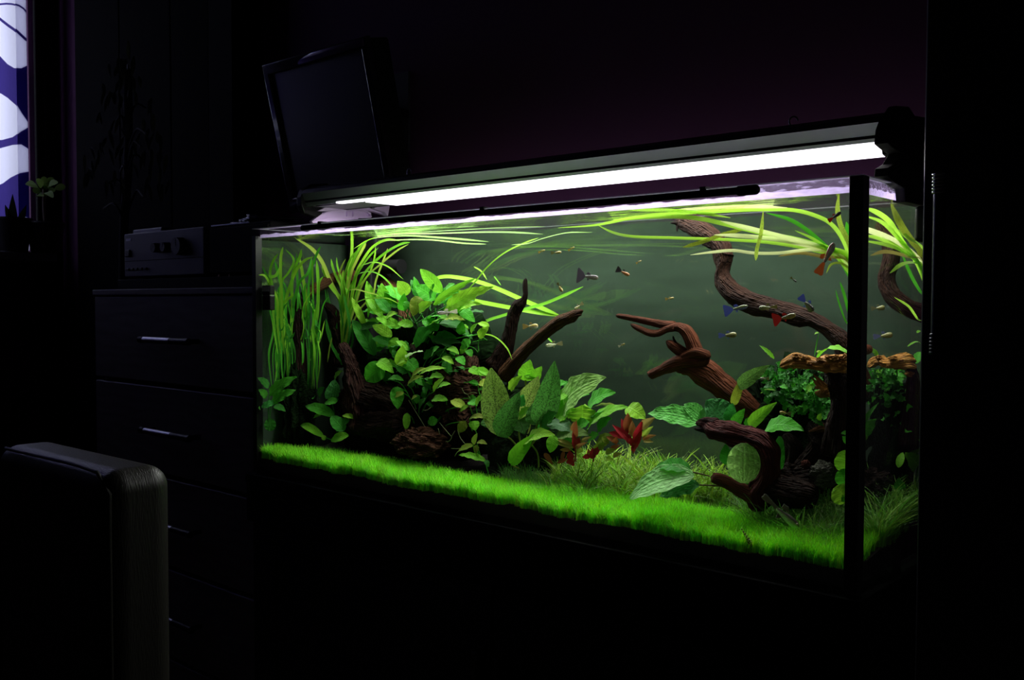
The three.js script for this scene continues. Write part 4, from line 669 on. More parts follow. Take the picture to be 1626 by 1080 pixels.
{
  const t = thing('round_leaf_plant', 'plant with many small oval leaves tumbling down the dark root mass', 'aquatic plant', onGround(k2.p(1180, 300, 14)));
  const [br, mid, deep, yel, lime, ol] = mats('bright', 'mid', 'deep', 'yellow', 'lime', 'olive'), pale = leafMat(G.pale, 'plain');
  const L = [[1060, 95, 1078, -52, 84, 12, 11, { face: 0.9 }, lime], [1105, 35, 1222, -8, 74, 11.5, 10.5, { face: 0.25, bow: 0.05 }, pale], [945, 85, 815, 200, 140, 12, 10.5, { face: 0.85, fold: 0.3 }, mid], [905, 58, 1012, 145, 80, 11.5, 10.5, { face: 0.8 }, br], [1035, 88, 1115, 60, 46, 11, 10.5, {}, lime], [1110, 60, 1195, 150, 96, 13, 12, { face: 0.9 }, mid], [1140, 180, 1245, 112, 50, 10.5, 10, {}, yel], [1195, 160, 1385, 112, 46, 10.5, 10, {}, lime], [975, 190, 1085, 202, 52, 11, 10, {}, mid], [1112, 232, 1225, 168, 46, 10.5, 10, {}, yel],
    [1035, 245, 1043, 405, 92, 10.5, 9.5, { face: 0.95 }, mid], [1085, 290, 992, 328, 44, 10.3, 9.6, {}, yel], [1295, 282, 1378, 178, 44, 10.5, 10, {}, lime], [1330, 252, 1422, 226, 46, 10.5, 10, {}, br], [1290, 335, 1402, 342, 58, 10.3, 9.6, { face: 0.7 }, br], [1142, 335, 1182, 312, 32, 10, 9.8, {}, yel], [1108, 432, 1102, 558, 52, 10, 9.4, { face: 0.9 }, br], [1195, 395, 1245, 325, 48, 10.5, 10, {}, deep], [1325, 478, 1258, 505, 64, 10.4, 9.8, { face: 0.85 }, mid], [1522, 385, 1418, 345, 62, 10.5, 9.8, { face: 0.7 }, yel], [1548, 378, 1482, 424, 32, 10.4, 9.9, {}, lime],
    [1525, 490, 1480, 572, 66, 10.4, 9.8, { face: 0.85 }, ol], [1365, 32, 1442, 85, 48, 12, 11.4, {}, lime], [1240, 240, 1235, 300, 40, 11, 10.4, {}, deep], [1180, 190, 1230, 240, 60, 11.4, 11, {}, mid], [1380, 60, 1420, 160, 70, 12.4, 11.8, { face: 0.8 }, deep], [1265, 350, 1290, 395, 50, 11, 10.6, {}, deep], [1470, 30, 1520, 90, 60, 12, 11.5, {}, mid], [1560, 110, 1620, 160, 60, 12, 11.5, { face: 0.8 }, br], [1560, 210, 1620, 230, 40, 12, 11.5, {}, mid], [1600, 320, 1550, 350, 60, 11.6, 11.2, {}, mid], [1400, -30, 1480, 10, 50, 13, 12, {}, br], [1290, 20, 1340, -40, 60, 13, 12, {}, mid]];
  for (const l of L) { const m = l.pop(); leafAt(t, k2, l, m); const [x, y, , , , z] = l; stemAt(t, k2, [[1190 + (x - 1190) * 0.35, y + 60 + Math.abs(x - 1190) * 0.2, z + 2], [x * 0.6 + 1190 * 0.4 * 1, y + 30, z + 1], [x, y, z]], 0.0009, mid); }
  scatter(t, k2, 34, 1180, 130, 260, 190, [40, 72], [70, 120], [12, 16], [mid, deep, deep, br]);
  const rt = leafMat([0.4, 0.42, 0.2], 'smooth', 'none');
  for (const p of [[[1120, 340, 11], [1200, 470, 10.5], [1280, 590, 10], [1350, 632, 10], [1415, 630, 10], [1432, 590, 10], [1452, 560, 10]], [[1220, 410, 10], [1250, 412, 10], [1282, 388, 10]], [[1340, 500, 10.5], [1390, 560, 10], [1425, 600, 10]], [[1500, 255, 11], [1520, 290, 11], [1545, 300, 11]], [[1560, 330, 11], [1545, 300, 11], [1580, 285, 11], [1610, 290, 11]], [[1470, 555, 10], [1490, 610, 10], [1530, 660, 9.5]], [[1425, 686, 9.5], [1480, 686, 9.5], [1540, 678, 9.5]], [[1450, 740, 9], [1470, 710, 9], [1540, 690, 9]], [[1330, 540, 10], [1350, 600, 10], [1400, 640, 9.5]]]) stemAt(t, k2, p, 0.0007, rt, 'root');
}
{
  const t = thing('round_leaf_plant', 'trailing small-leaved plant hanging on the brown mound beside the spotted sword plant', 'aquatic plant', onGround(k4.p(230, 500, 12)));
  const [br, mid, deep, yel, lime, ol] = mats('bright', 'mid', 'deep', 'yellow', 'lime', 'olive');
  const L = [[250, 378, 314, 298, 46, 10, 9.5, {}, br], [205, 350, 262, 380, 66, 10.4, 10, {}, mid], [205, 470, 338, 468, 48, 10, 9.4, { face: 0.6 }, ol], [235, 488, 245, 558, 72, 10, 9.4, { face: 0.9 }, br], [345, 155, 232, 122, 62, 13, 12, { face: 0.7 }, br], [345, 215, 268, 228, 60, 12, 11, {}, yel], [265, 230, 200, 208, 42, 12, 11.4, {}, mid], [355, 250, 265, 268, 36, 12, 11.2, {}, mid], [490, 270, 582, 165, 66, 14, 13, { face: 0.7 }, lime], [320, 775, 130, 732, 54, 8.5, 7.6, { face: 0.55, ruffle: 0.1 }, br], [232, 662, 126, 702, 44, 9, 8.4, {}, yel], [232, 655, 262, 576, 38, 9, 8.6, {}, yel], [40, 345, -20, 318, 46, 11, 10.5, {}, mid], [345, 440, 310, 300, 76, 12, 11.5, { face: 0.9 }, mid], [260, 640, 330, 655, 40, 9, 8.6, {}, ol], [255, 660, 250, 720, 36, 8.8, 8.4, {}, ol], [320, 770, 340, 820, 36, 8.5, 8, {}, deep],
    [270, 110, 335, 170, 50, 13, 12.5, {}, br], [40, 250, -10, 210, 40, 12, 11.6, {}, br]];
  for (const l of L) { const m = l.pop(); leafAt(t, k4, l, m); stemAt(t, k4, [[l[0] + 20, l[1] + 90, l[5] + 0.6], [l[0] + 6, l[1] + 40, l[5] + 0.3], [l[0], l[1], l[5]]], 0.0008, mid); }
  // upper sprigs
  const S = [[180, 610, 150, 680, 60, 16, 15.5, {}, br], [345, 625, 265, 600, 44, 15.5, 15, {}, lime], [270, 700, 345, 622, 60, 15.5, 15, { face: 0.8 }, lime], [215, 670, 265, 600, 36, 16, 15.5, {}, br], [185, 760, 140, 820, 50, 15, 14.5, {}, br], [70, 800, 130, 840, 46, 15, 14.5, {}, mid], [20, 830, 90, 890, 46, 14.5, 14, {}, br], [190, 790, 220, 840, 50, 15, 14.6, {}, mid]];
  for (const l of S) { const m = l.pop(); leafAt(t, k3, l, m); }
  for (const p of [[[270, 800, 16], [268, 740, 16], [290, 680, 15.5]], [[210, 725, 16], [190, 650, 16], [165, 610, 16]], [[225, 690, 16], [260, 680, 16], [330, 720, 16]], [[230, 735, 16], [280, 722, 16], [325, 716, 16]], [[190, 760, 16], [240, 780, 16], [265, 808, 16]]]) stemAt(t, k3, p, 0.0008, mid);
}
{
  const t = thing('spotted_sword_plant', 'sword plant with tall spotted olive-green leaves in the centre', 'aquatic plant', onGround(k4.p(560, 700, 11)));
  const sp = leafMat([0.22, 0.4, 0.06], 'spotted'), sp2 = leafMat([0.34, 0.52, 0.1], 'spotted'), dk = leafMat([0.07, 0.26, 0.04], 'spotted'), br = leafMat(G.bright), deep = leafMat(G.deep);
  const L = [[420, 590, 358, 110, 165, 11, 9.5, { face: 0.98, shape: 'oval', fold: 0.3, bow: -0.06 }, sp], [420, 600, 565, 282, 125, 10, 9, { face: 0.85, fold: 0.35 }, dk], [690, 510, 815, 58, 140, 10.5, 8.5, { face: 0.95, fold: 0.45, sway: 0.05 }, dk], [560, 480, 700, 170, 130, 12, 11, { face: 0.9, fold: 0.25 }, sp2], [700, 510, 660, 360, 130, 11, 10, { face: 0.9 }, dk], [720, 505, 830, 430, 90, 10.5, 9.5, { face: 0.7 }, deep], [560, 480, 600, 580, 120, 11, 10, { face: 0.9, fold: 0.3 }, dk], [560, 470, 650, 395, 60, 11, 10.4, {}, br], [330, 470, 360, 540, 90, 11.5, 11, { face: 0.9 }, dk],
    [600, 200, 637, 52, 92, 15, 14, { face: 0.85 }, br], [660, 200, 722, 98, 62, 15, 14, { face: 0.85 }, br], [610, 150, 690, 190, 60, 15, 14.4, {}, br], [800, 290, 806, 145, 84, 15, 13.6, { face: 0.9 }, br], [560, 380, 590, 300, 60, 10, 9.4, { face: 0.9 }, leafMat(G.blue)]];
  for (const l of L) { const m = l.pop(); l[4] *= 1.2; leafAt(t, k4, l, m); }
  for (const p of [[[580, 720, 11], [500, 620, 10.5], [430, 580, 10]], [[590, 720, 11], [660, 600, 10.8], [690, 510, 10.5]], [[590, 720, 11], [560, 600, 11], [560, 480, 11.5]], [[600, 720, 11], [690, 600, 11], [720, 505, 10.5]], [[580, 720, 11], [640, 500, 13], [605, 200, 15]]]) stemAt(t, k4, p, 0.0016, leafMat(G.olive));
}
{
  const t = thing('sword_plant', 'broad-leaved light green sword plant right of the spotted one', 'aquatic plant', onGround(k4.p(900, 680, 13)));
  const q = leafMat([0.34, 0.64, 0.13], 'quilted', 'quilt'), br = leafMat(G.bright), mid = leafMat(G.mid), lime = leafMat(G.lime), ol = leafMat(G.olive), deep = leafMat(G.deep);
  const L = [[870, 430, 1182, 178, 200, 14, 11, { face: 0.62, shape: 'oval', bow: 0.14, fold: 0.12 }, q], [790, 395, 1000, 258, 105, 14, 12.5, { face: 0.55, bow: 0.1 }, br], [1050, 405, 1248, 285, 120, 15, 13, { face: 0.6, bow: 0.12 }, mid], [890, 420, 790, 350, 100, 13.4, 12.4, { face: 0.85 }, br], [1010, 490, 1010, 375, 170, 12.4, 11.4, { face: 0.75, shape: 'round', ruffle: 0.1 }, lime], [1050, 545, 1335, 388, 105, 12, 10.5, { face: 0.5, bow: 0.1 }, br], [1080, 470, 1280, 400, 80, 13, 11.6, { face: 0.4 }, mid], [1335, 390, 1465, 475, 100, 11.5, 10.5, { face: 0.8, bow: 0.12 }, lime], [1070, 400, 1300, 410, 50, 13.6, 12.4, { face: 0.3 }, ol],
    [770, 510, 950, 570, 110, 11, 10.2, { face: 0.5 }, leafMat([0.1, 0.26, 0.1])], [820, 600, 1060, 590, 110, 11, 9.6, { face: 0.6 }, leafMat([0.2, 0.36, 0.08])], [1050, 640, 1130, 590, 80, 11, 10, {}, mid], [1110, 650, 1240, 600, 70, 10.6, 9.8, {}, ol], [800, 250, 900, 220, 60, 14.4, 13.6, {}, mid], [880, 250, 910, 210, 50, 15, 14.4, {}, mid], [820, 470, 960, 420, 110, 12.6, 11.6, { face: 0.7 }, br], [960, 560, 1060, 500, 100, 11.6, 10.8, { face: 0.6 }, mid], [700, 560, 800, 470, 100, 12, 11.2, { face: 0.8 }, deep], [1120, 560, 1220, 470, 90, 12, 11, {}, deep], [840, 640, 940, 640, 80, 10.4, 9.8, {}, mid], [900, 360, 1060, 300, 80, 15, 13.6, { face: 0.5 }, mid]];
  for (const l of L) { const m = l.pop(); l[4] *= 1.15; leafAt(t, k4, l, m); }
  for (const l of [[500, 795, 672, 580, 100, 8.5, 7.4, { face: 0.85, bow: 0.1, fold: 0.3 }, br], [600, 668, 815, 590, 120, 8.5, 7.4, { face: 0.55, bow: 0.16 }, lime], [810, 590, 780, 715, 80, 7.4, 7, { face: 0.9 }, br]]) { const m = l.pop(); leafAt(t, k4, l, m); }
  for (const p of [[[920, 690, 13], [880, 550, 13.4], [870, 430, 14]], [[930, 690, 13], [1000, 600, 12.6], [1010, 490, 12.4]], [[930, 690, 13], [1030, 600, 12.4], [1050, 545, 12]], [[900, 690, 13], [1000, 520, 14], [1050, 405, 15]], [[700, 820, 9], [690, 720, 9], [650, 660, 8.6]], [[560, 830, 9], [520, 810, 8.8], [500, 795, 8.5]]]) stemAt(t, k4, p, 0.0014, ol);
}
function redPlant(label, bx, by, cm, leaves) {
  const t = thing('red_stem_plant', label, 'aquatic plant', onGround(k4.p(bx, by, cm)), 'red stem plants');
  stemAt(t, k4, [[bx, by + 60, cm], [bx + 3, by, cm], [bx, by - 40, cm]], 0.0014, leafMat(G.rust, 'smooth', 'none'));
  for (const [ax, ay, x, y, w, c] of leaves) leafAt(t, k4, [ax, ay, x, y, w, cm, cm - rr(0.2, 1.4), { shape: 'lance', face: 0.85, fold: 0.35, ruffle: 0.03 }], leafMat(G[c] ?? G.red, 'smooth', 'none'));
}
redPlant('red-leaved plant whose leaves spread wide under the broad green leaves', 1375, 660, 10, [[1375, 650, 1225, 515, 46, 'red'], [1385, 640, 1445, 475, 50, 'red'], [1370, 600, 1368, 485, 50, 'peach'], [1395, 660, 1440, 545, 40, 'red'], [1370, 660, 1300, 560, 44, 'red'], [1380, 665, 1340, 610, 40, 'red'], [1380, 680, 1420, 650, 50, 'red'], [1390, 680, 1360, 700, 40, 'red'], [1340, 570, 1335, 430, 70, 'rust'], [1430, 540, 1535, 462, 60, 'tan'], [1440, 600, 1518, 525, 42, 'yellow'], [1440, 620, 1540, 590, 34, 'peach'], [1450, 630, 1520, 640, 30, 'tan'], [1330, 600, 1290, 470, 44, 'red'], [1320, 610, 1200, 570, 44, 'red'], [1270, 640, 1180, 600, 40, 'rust']]);
redPlant('narrow red-tipped plant standing behind the small grassy leaves at centre', 960, 720, 9.5, [[955, 640, 968, 480, 40, 'rust'], [965, 690, 945, 570, 40, 'red'], [970, 700, 990, 600, 36, 'red'], [930, 770, 918, 700, 50, 'red'], [925, 800, 945, 745, 60, 'red'], [940, 660, 820, 618, 28, 'tan'], [950, 680, 830, 650, 28, 'tan'], [960, 690, 1050, 640, 30, 'peach'], [1000, 640, 1080, 600, 26, 'tan'], [930, 700, 850, 695, 26, 'peach'], [900, 760, 830, 790, 30, 'rust'], [880, 700, 860, 780, 26, 'rust'], [940, 560, 955, 490, 30, 'peach']]);
redPlant('low red and olive plant between the two taller red ones', 1090, 720, 9.5, [[1085, 760, 1080, 680, 46, 'red'], [1095, 730, 1150, 660, 40, 'red'], [1070, 740, 1010, 750, 36, 'red'], [1060, 720, 1050, 690, 36, 'rust'], [1110, 700, 1140, 640, 50, 'olive'], [1130, 690, 1180, 640, 46, 'olive'], [1160, 660, 1200, 620, 40, 'olive'], [1180, 720, 1260, 690, 40, 'olive'], [1220, 700, 1280, 660, 40, 'rust'], [1230, 740, 1300, 720, 34, 'tan'], [1180, 760, 1240, 770, 36, 'yellow'], [1000, 680, 980, 720, 50, 'yellow'], [740, 720, 800, 800, 36, 'rust'], [1200, 650, 1150, 600, 40, 'olive'], [1240, 650, 1260, 600, 40, 'rust']]);
{
  const t = thing('crinkled_leaf_plant', 'low plant with crinkled green leaves at the left front edge', 'aquatic plant', onGround(k2.p(130, 420, 2)));
  const [br, mid, deep] = mats('blue', 'mid', 'deep');
  for (const l of [[125, 300, 322, 172, 80, 3, 4, { ruffle: 0.1, face: 0.7 }, mid], [140, 360, 314, 268, 76, 3, 4, { ruffle: 0.1, face: 0.7 }, mid], [70, 392, 186, 350, 50, 2.4, 3, { ruffle: 0.1 }, br], [120, 250, 40, 178, 56, 2.4, 1.8, {}, deep], [104, 322, 48, 262, 56, 2, 1.8, {}, mid], [60, 400, 46, 395, 30, 1.8, 1.8, {}, mid], [130, 560, 130, 470, 76, 3, 2.4, { shape: 'round' }, deep], [160, 380, 240, 420, 50, 3, 3.4, {}, deep]]) { const m = l.pop(); leafAt(t, k2, l, m); }
  for (const p of [[[120, 560, 3], [118, 400, 3], [125, 300, 3]], [[124, 560, 3], [130, 440, 3], [140, 360, 3]]]) stemAt(t, k2, p, 0.0012, deep);
}
{
  const t = thing('crinkled_leaf_plant', 'crinkled green leaves leaning out left of the dark root mass', 'aquatic plant', onGround(k2.p(600, 600, 9)));
  const [br, mid, deep, yel, bl] = mats('bright', 'mid', 'deep', 'lime', 'blue'), q = leafMat([0.1, 0.4, 0.1], 'quilted', 'quilt');
  for (const l of [[570, 345, 595, 188, 105, 10, 9, { face: 0.95, ruffle: 0.08 }, q], [610, 350, 520, 362, 64, 9, 8.4, {}, mid], [585, 450, 383, 382, 80, 9, 8, { face: 0.7 }, mid], [500, 440, 440, 468, 34, 8.5, 8.2, {}, yel], [660, 560, 565, 455, 90, 8, 7.4, { face: 0.8 }, deep], [515, 605, 348, 518, 54, 8, 7.4, { bow: 0.22, face: 0.8 }, br], [690, 590, 566, 632, 64, 7.4, 7, { face: 0.75 }, br], [740, 470, 643, 452, 40, 9, 8.6, {}, yel], [520, 625, 505, 588, 34, 7.8, 7.6, {}, yel], [620, 560, 700, 480, 90, 9, 8.6, {}, deep], [590, 200, 650, 130, 50, 11, 10.4, {}, br], [440, 330, 380, 290, 70, 10, 9.6, {}, deep], [480, 320, 520, 250, 70, 10.6, 10, {}, deep]]) { const m = l.pop(); leafAt(t, k2, l, m); }
  for (const p of [[[610, 620, 8.5], [600, 500, 9], [570, 345, 10]], [[620, 620, 8.5], [620, 520, 9], [585, 450, 9]], [[600, 640, 8], [560, 620, 8], [515, 605, 8]]]) stemAt(t, k2, p, 0.0012, deep);
}
{
  const t = thing('crinkled_leaf_plant', 'big crinkled leaves around the hooked root in the right foreground', 'aquatic plant', onGround(kA.p(900, 640, 8)));
  const q = leafMat([0.16, 0.64, 0.1], 'quilted', 'quilt'), q2 = leafMat([0.5, 0.95, 0.36], 'quilted', 'quilt', 0.55), [br, mid, deep, dk] = mats('bright', 'mid', 'blue', 'deep'), dq = leafMat([0.06, 0.28, 0.07], 'quilted', 'quilt');
  for (const l of [[600, 560, 98, 748, 250, 5, 2.6, { face: 0.5, bow: 0.12, ruffle: 0.03 }, q2], [640, 640, 330, 730, 150, 5, 3.4, { face: 0.6, bow: 0.12, ruffle: 0.1 }, dq], [570, 520, 300, 500, 140, 5.6, 4.4, { face: 0.45, bow: 0.12 }, dk], [985, 625, 988, 312, 235, 5.2, 5.6, { face: 0.6, shape: 'round', fold: 0.08, ruffle: 0.05 }, leafMat([0.55, 1, 0.24], 'quilted', 'quilt', 0.75)],
    [650, 150, 240, 82, 170, 10, 8, { face: 0.6, bow: 0.1, ruffle: 0.08, shape: 'heart' }, q], [660, 110, 520, 10, 120, 11, 9.6, { face: 0.7 }, q], [860, 140, 690, -20, 200, 11, 9.6, { face: 0.85, ruffle: 0.1 }, dq], [640, 140, 760, 40, 90, 10.4, 9.8, {}, dk], [870, 150, 900, 0, 90, 11, 10.4, { face: 0.9 }, deep], [1030, 190, 1245, -5, 92, 10, 9, { face: 0.8, bow: 0.16, fold: 0.3 }, br], [905, 175, 992, 45, 80, 10, 9.4, { face: 0.9, shape: 'heart' }, mid], [1150, 215, 1455, 215, 165, 10, 8.4, { face: 0.6, bow: 0.16, hint: V(0.3, 0.75, 0.7), shape: 'heart' }, mid], [1000, 190, 1060, 110, 60, 10.6, 10, {}, mid],
    [850, 480, 845, 320, 90, 9.6, 9.2, { face: 0.95 }, dk], [1262, 520, 1268, 260, 76, 10.6, 10.4, { face: 0.95, shape: 'strap' }, dk], [1000, 690, 960, 640, 110, 8, 7.6, {}, dk], [400, 720, 560, 690, 80, 4, 3.6, { ruffle: 0.14 }, dq]]) { const m = l.pop(); leafAt(t, kA, l, m); }
  for (const p of [[[720, 572, 6.4], [660, 556, 5.6], [590, 540, 5]], [[900, 660, 8], [760, 645, 6], [640, 640, 5]], [[940, 700, 8.5], [985, 660, 8.5], [990, 600, 8.5]], [[900, 200, 11], [895, 100, 11], [910, 40, 11.4]]]) stemAt(t, kA, p, 0.0011, leafMat([0.16, 0.12, 0.05], 'smooth', 'none'));
  // one long leaf rising against the deer-head wood
  leafAt(t, k6, [920, 640, 975, 480, 60, 12, 11.6, { shape: 'strap', face: 0.9 }], leafMat(G.olive)); leafAt(t, k6, [955, 520, 1180, 360, 95, 11.6, 11, { face: 0.85, bow: 0.16 }], leafMat([0.14, 0.34, 0.06], 'spotted'));
}
{ // dark fern mass on the right and its counterpart behind the side glass
  const fern = (label, base, k, boxes, n, z, accents) => {
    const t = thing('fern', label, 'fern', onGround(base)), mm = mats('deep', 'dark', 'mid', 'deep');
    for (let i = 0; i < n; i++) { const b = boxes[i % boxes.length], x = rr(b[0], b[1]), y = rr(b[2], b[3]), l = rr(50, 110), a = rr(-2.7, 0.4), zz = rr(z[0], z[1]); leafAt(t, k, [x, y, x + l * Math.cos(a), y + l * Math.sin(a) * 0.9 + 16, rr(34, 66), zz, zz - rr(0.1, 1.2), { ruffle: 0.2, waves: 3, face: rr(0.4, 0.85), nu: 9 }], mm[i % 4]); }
    for (const l of accents) { const m = l.pop(); leafAt(t, k, l, leafMat(G[m])); }
    for (let i = 0; i < 8; i++) { const b = boxes[i % boxes.length], x = rr(b[0], b[1]); stemAt(t, k, [[x + rr(-30, 30), b[3] + 120, z[1]], [x, b[3], z[1]], [x + rr(-20, 20), b[2] + 20, z[0]]], 0.0008, mm[1]); }
  };
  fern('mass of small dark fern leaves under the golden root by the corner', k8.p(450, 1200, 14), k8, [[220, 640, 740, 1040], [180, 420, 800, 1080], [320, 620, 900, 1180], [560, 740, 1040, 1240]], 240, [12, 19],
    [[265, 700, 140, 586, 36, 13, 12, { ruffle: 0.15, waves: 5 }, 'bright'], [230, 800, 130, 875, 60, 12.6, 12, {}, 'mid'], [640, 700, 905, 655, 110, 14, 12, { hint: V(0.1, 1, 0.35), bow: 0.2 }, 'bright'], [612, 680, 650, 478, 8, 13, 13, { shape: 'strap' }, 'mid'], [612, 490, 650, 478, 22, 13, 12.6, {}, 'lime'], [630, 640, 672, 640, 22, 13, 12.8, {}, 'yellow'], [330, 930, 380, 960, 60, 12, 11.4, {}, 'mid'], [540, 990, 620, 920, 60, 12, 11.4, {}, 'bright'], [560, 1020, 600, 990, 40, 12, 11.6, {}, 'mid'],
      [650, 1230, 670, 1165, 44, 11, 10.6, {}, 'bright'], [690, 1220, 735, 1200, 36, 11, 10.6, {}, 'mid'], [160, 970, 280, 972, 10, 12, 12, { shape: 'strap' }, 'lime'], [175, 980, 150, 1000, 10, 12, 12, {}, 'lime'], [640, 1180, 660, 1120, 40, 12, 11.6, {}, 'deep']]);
  fern('small dark fern leaves seen through the side glass', k8.p(1230, 1200, 24), k8, [[1090, 1380, 760, 1100], [1060, 1360, 900, 1300], [1120, 1300, 820, 1000]], 130, [22, 28],
    [[1155, 690, 1068, 600, 40, 24, 23, { bow: 0.2 }, 'bright'], [1150, 850, 1190, 800, 60, 23, 22.4, {}, 'bright'], [1410, 596, 1520, 572, 18, 20, 20, { shape: 'strap' }, 'bright'], [1490, 480, 1520, 462, 26, 20, 20, {}, 'bright'], [1480, 740, 1520, 640, 70, 20, 19.6, {}, 'mid'], [1240, 800, 1290, 770, 40, 23, 22.5, {}, 'mid']]);
}
{
  const t = thing('broad_leaf_plant', 'bright rounded leaves pressed into the corner left of the black seam', 'aquatic plant', onGround(k9.p(860, 950, 5)));
  const [br, mid, lime, deep] = mats('bright', 'mid', 'lime', 'deep');
  for (const l of [[900, 800, 870, 620, 190, 6, 5, { face: 0.95, shape: 'round' }, br], [890, 930, 850, 780, 150, 5.5, 5, { face: 0.95, shape: 'round' }, mid], [900, 1060, 790, 935, 190, 4.6, 4, { face: 0.8, shape: 'round' }, lime], [900, 560, 850, 500, 60, 6.4, 6, {}, mid], [910, 475, 838, 478, 40, 6.4, 6, {}, mid], [900, 1040, 860, 980, 130, 4.8, 4.4, {}, mid]]) { const m = l.pop(); leafAt(t, k9, l, m); }
  stemAt(t, k9, [[905, 1060, 5.4], [910, 900, 5.6], [900, 800, 6]], 0.0012, deep); stemAt(t, k9, [[905, 1060, 5.4], [912, 800, 6], [905, 560, 6.4]], 0.0012, deep);
}
{
  const t = thing('broad_leaf_plant', 'bright broad leaves low at the edge of the side glass', 'aquatic plant', onGround(k9.p(1470, 800, 18)));
  const [br, mid, lime, deep] = mats('bright', 'mid', 'lime', 'deep');
  for (const l of [[1395, 470, 1520, 400, 90, 20, 19.4, { face: 0.7 }, mid], [1490, 630, 1400, 500, 150, 19.6, 19, { face: 0.9 }, br], [1500, 640, 1450, 560, 110, 19.4, 18.8, { face: 0.9 }, lime], [1500, 760, 1390, 640, 140, 19, 18.4, { face: 0.9 }, br], [1330, 770, 1370, 640, 60, 18.6, 18, {}, br], [1020, 440, 1168, 210, 44, 20, 19, { bow: 0.14, shape: 'lance' }, mid], [1010, 500, 1140, 350, 100, 20, 19.2, { face: 0.85, ruffle: 0.1 }, mid], [1010, 560, 1080, 480, 70, 20, 19.5, {}, br], [1430, 300, 1410, 220, 60, 21, 20.6, {}, mid], [1350, 960, 1330, 860, 90, 16, 15.4, { face: 0.9 }, deep]]) { const m = l.pop(); leafAt(t, k9, l, m); }
  stemAt(t, k9, [[1480, 900, 18.4], [1495, 760, 18.6], [1490, 630, 19]], 0.0012, deep);
}

// ------------------------------------------------------------------ grasses
function tuftGeo(n, h, w, spread, bend, segs = 4) {
  const pos = [], idx = [];
  for (let b = 0; b < n; b++) {
    const a = rr(0, 6.28), ca = Math.cos(a), sa = Math.sin(a), r0 = rr(0, spread), a0 = rr(0, 6.28), H = h * rr(0.65, 1.1), bd = bend * rr(0.3, 1.2), fc = rr(0, 6.28), cf = Math.cos(fc), sf = Math.sin(fc), b0 = pos.length / 3;
    for (let i = 0; i <= segs; i++) { const u = i / segs, x = r0 * Math.cos(a0) + ca * bd * u * u, z = r0 * Math.sin(a0) + sa * bd * u * u, y = H * (u - 0.25 * (bd / h) * u * u), k = 0.5 * w * (1 - 0.85 * u * u); pos.push(x - cf * k, y, z - sf * k, x + cf * k, y, z + sf * k); if (i < segs) { const q = b0 + i * 2; idx.push(q, q + 1, q + 2, q + 1, q + 3, q + 2); } }
  }
  const g = new THREE.BufferGeometry(); g.setAttribute('position', new THREE.Float32BufferAttribute(pos, 3)); g.setIndex(idx); g.computeVertexNormals(); return g;
}
function meadow(name, label, geo, color, n, place, tint) {
  const mat = new THREE.MeshPhysicalMaterial({ color: new THREE.Color(...color), roughness: 0.97, transmission: 0.4, thickness: 0, side: THREE.DoubleSide });
  const list = []; for (let i = 0; i < n * 3 && list.length < n; i++) { const p = place(); if (p) list.push(p); }
  const im = new THREE.InstancedMesh(geo, mat, list.length), m = new THREE.Matrix4(), q = new THREE.Quaternion(), c = new THREE.Color();
  list.forEach(([x, z, s, dy], i) => { q.setFromAxisAngle(UP, rr(0, 6.28)); m.compose(V(x, ground(x, z) - 0.002 + (dy ?? 0), z), q, V(s, s * rr(0.85, 1.2), s)); im.setMatrixAt(i, m); im.setColorAt(i, tint(c)); });
  im.name = numbered(name); im.castShadow = im.receiveShadow = true; tag(im, label, 'grass', null, 'stuff'); scene.add(im);
}
const back = (x) => { const T = [[-0.6, 0.045], [-0.5, 0.065], [-0.4, 0.085], [-0.08, 0.07], [0.1, 0.085], [0.2, 0.105], [0.42, 0.115], [0.55, 0.10], [0.6, 0.2]]; for (let i = 1; i < T.length; i++) if (x <= T[i][0]) return T[i - 1][1] + (T[i][1] - T[i - 1][1]) * (x - T[i - 1][0]) / (T[i][0] - T[i - 1][0]); return 0.1; };
meadow('hairgrass_carpet', 'bright green hairgrass carpet along the whole front of the tank', tuftGeo(10, 0.023, 0.0011, 0.004, 0.012), [0.33, 0.95, 0.014], 12500, () => { const x = rr(-0.588, 0.588), b = back(x), z = -rr(0.0105, b); return [x, z, rr(0.75, 1.15) * (z < -b + 0.02 ? 0.95 : 1)]; }, (c) => { const k = rr(0.55, 1.25); return c.setRGB(k * rr(0.7, 1.4), k, k * rr(0.5, 1.4)); });
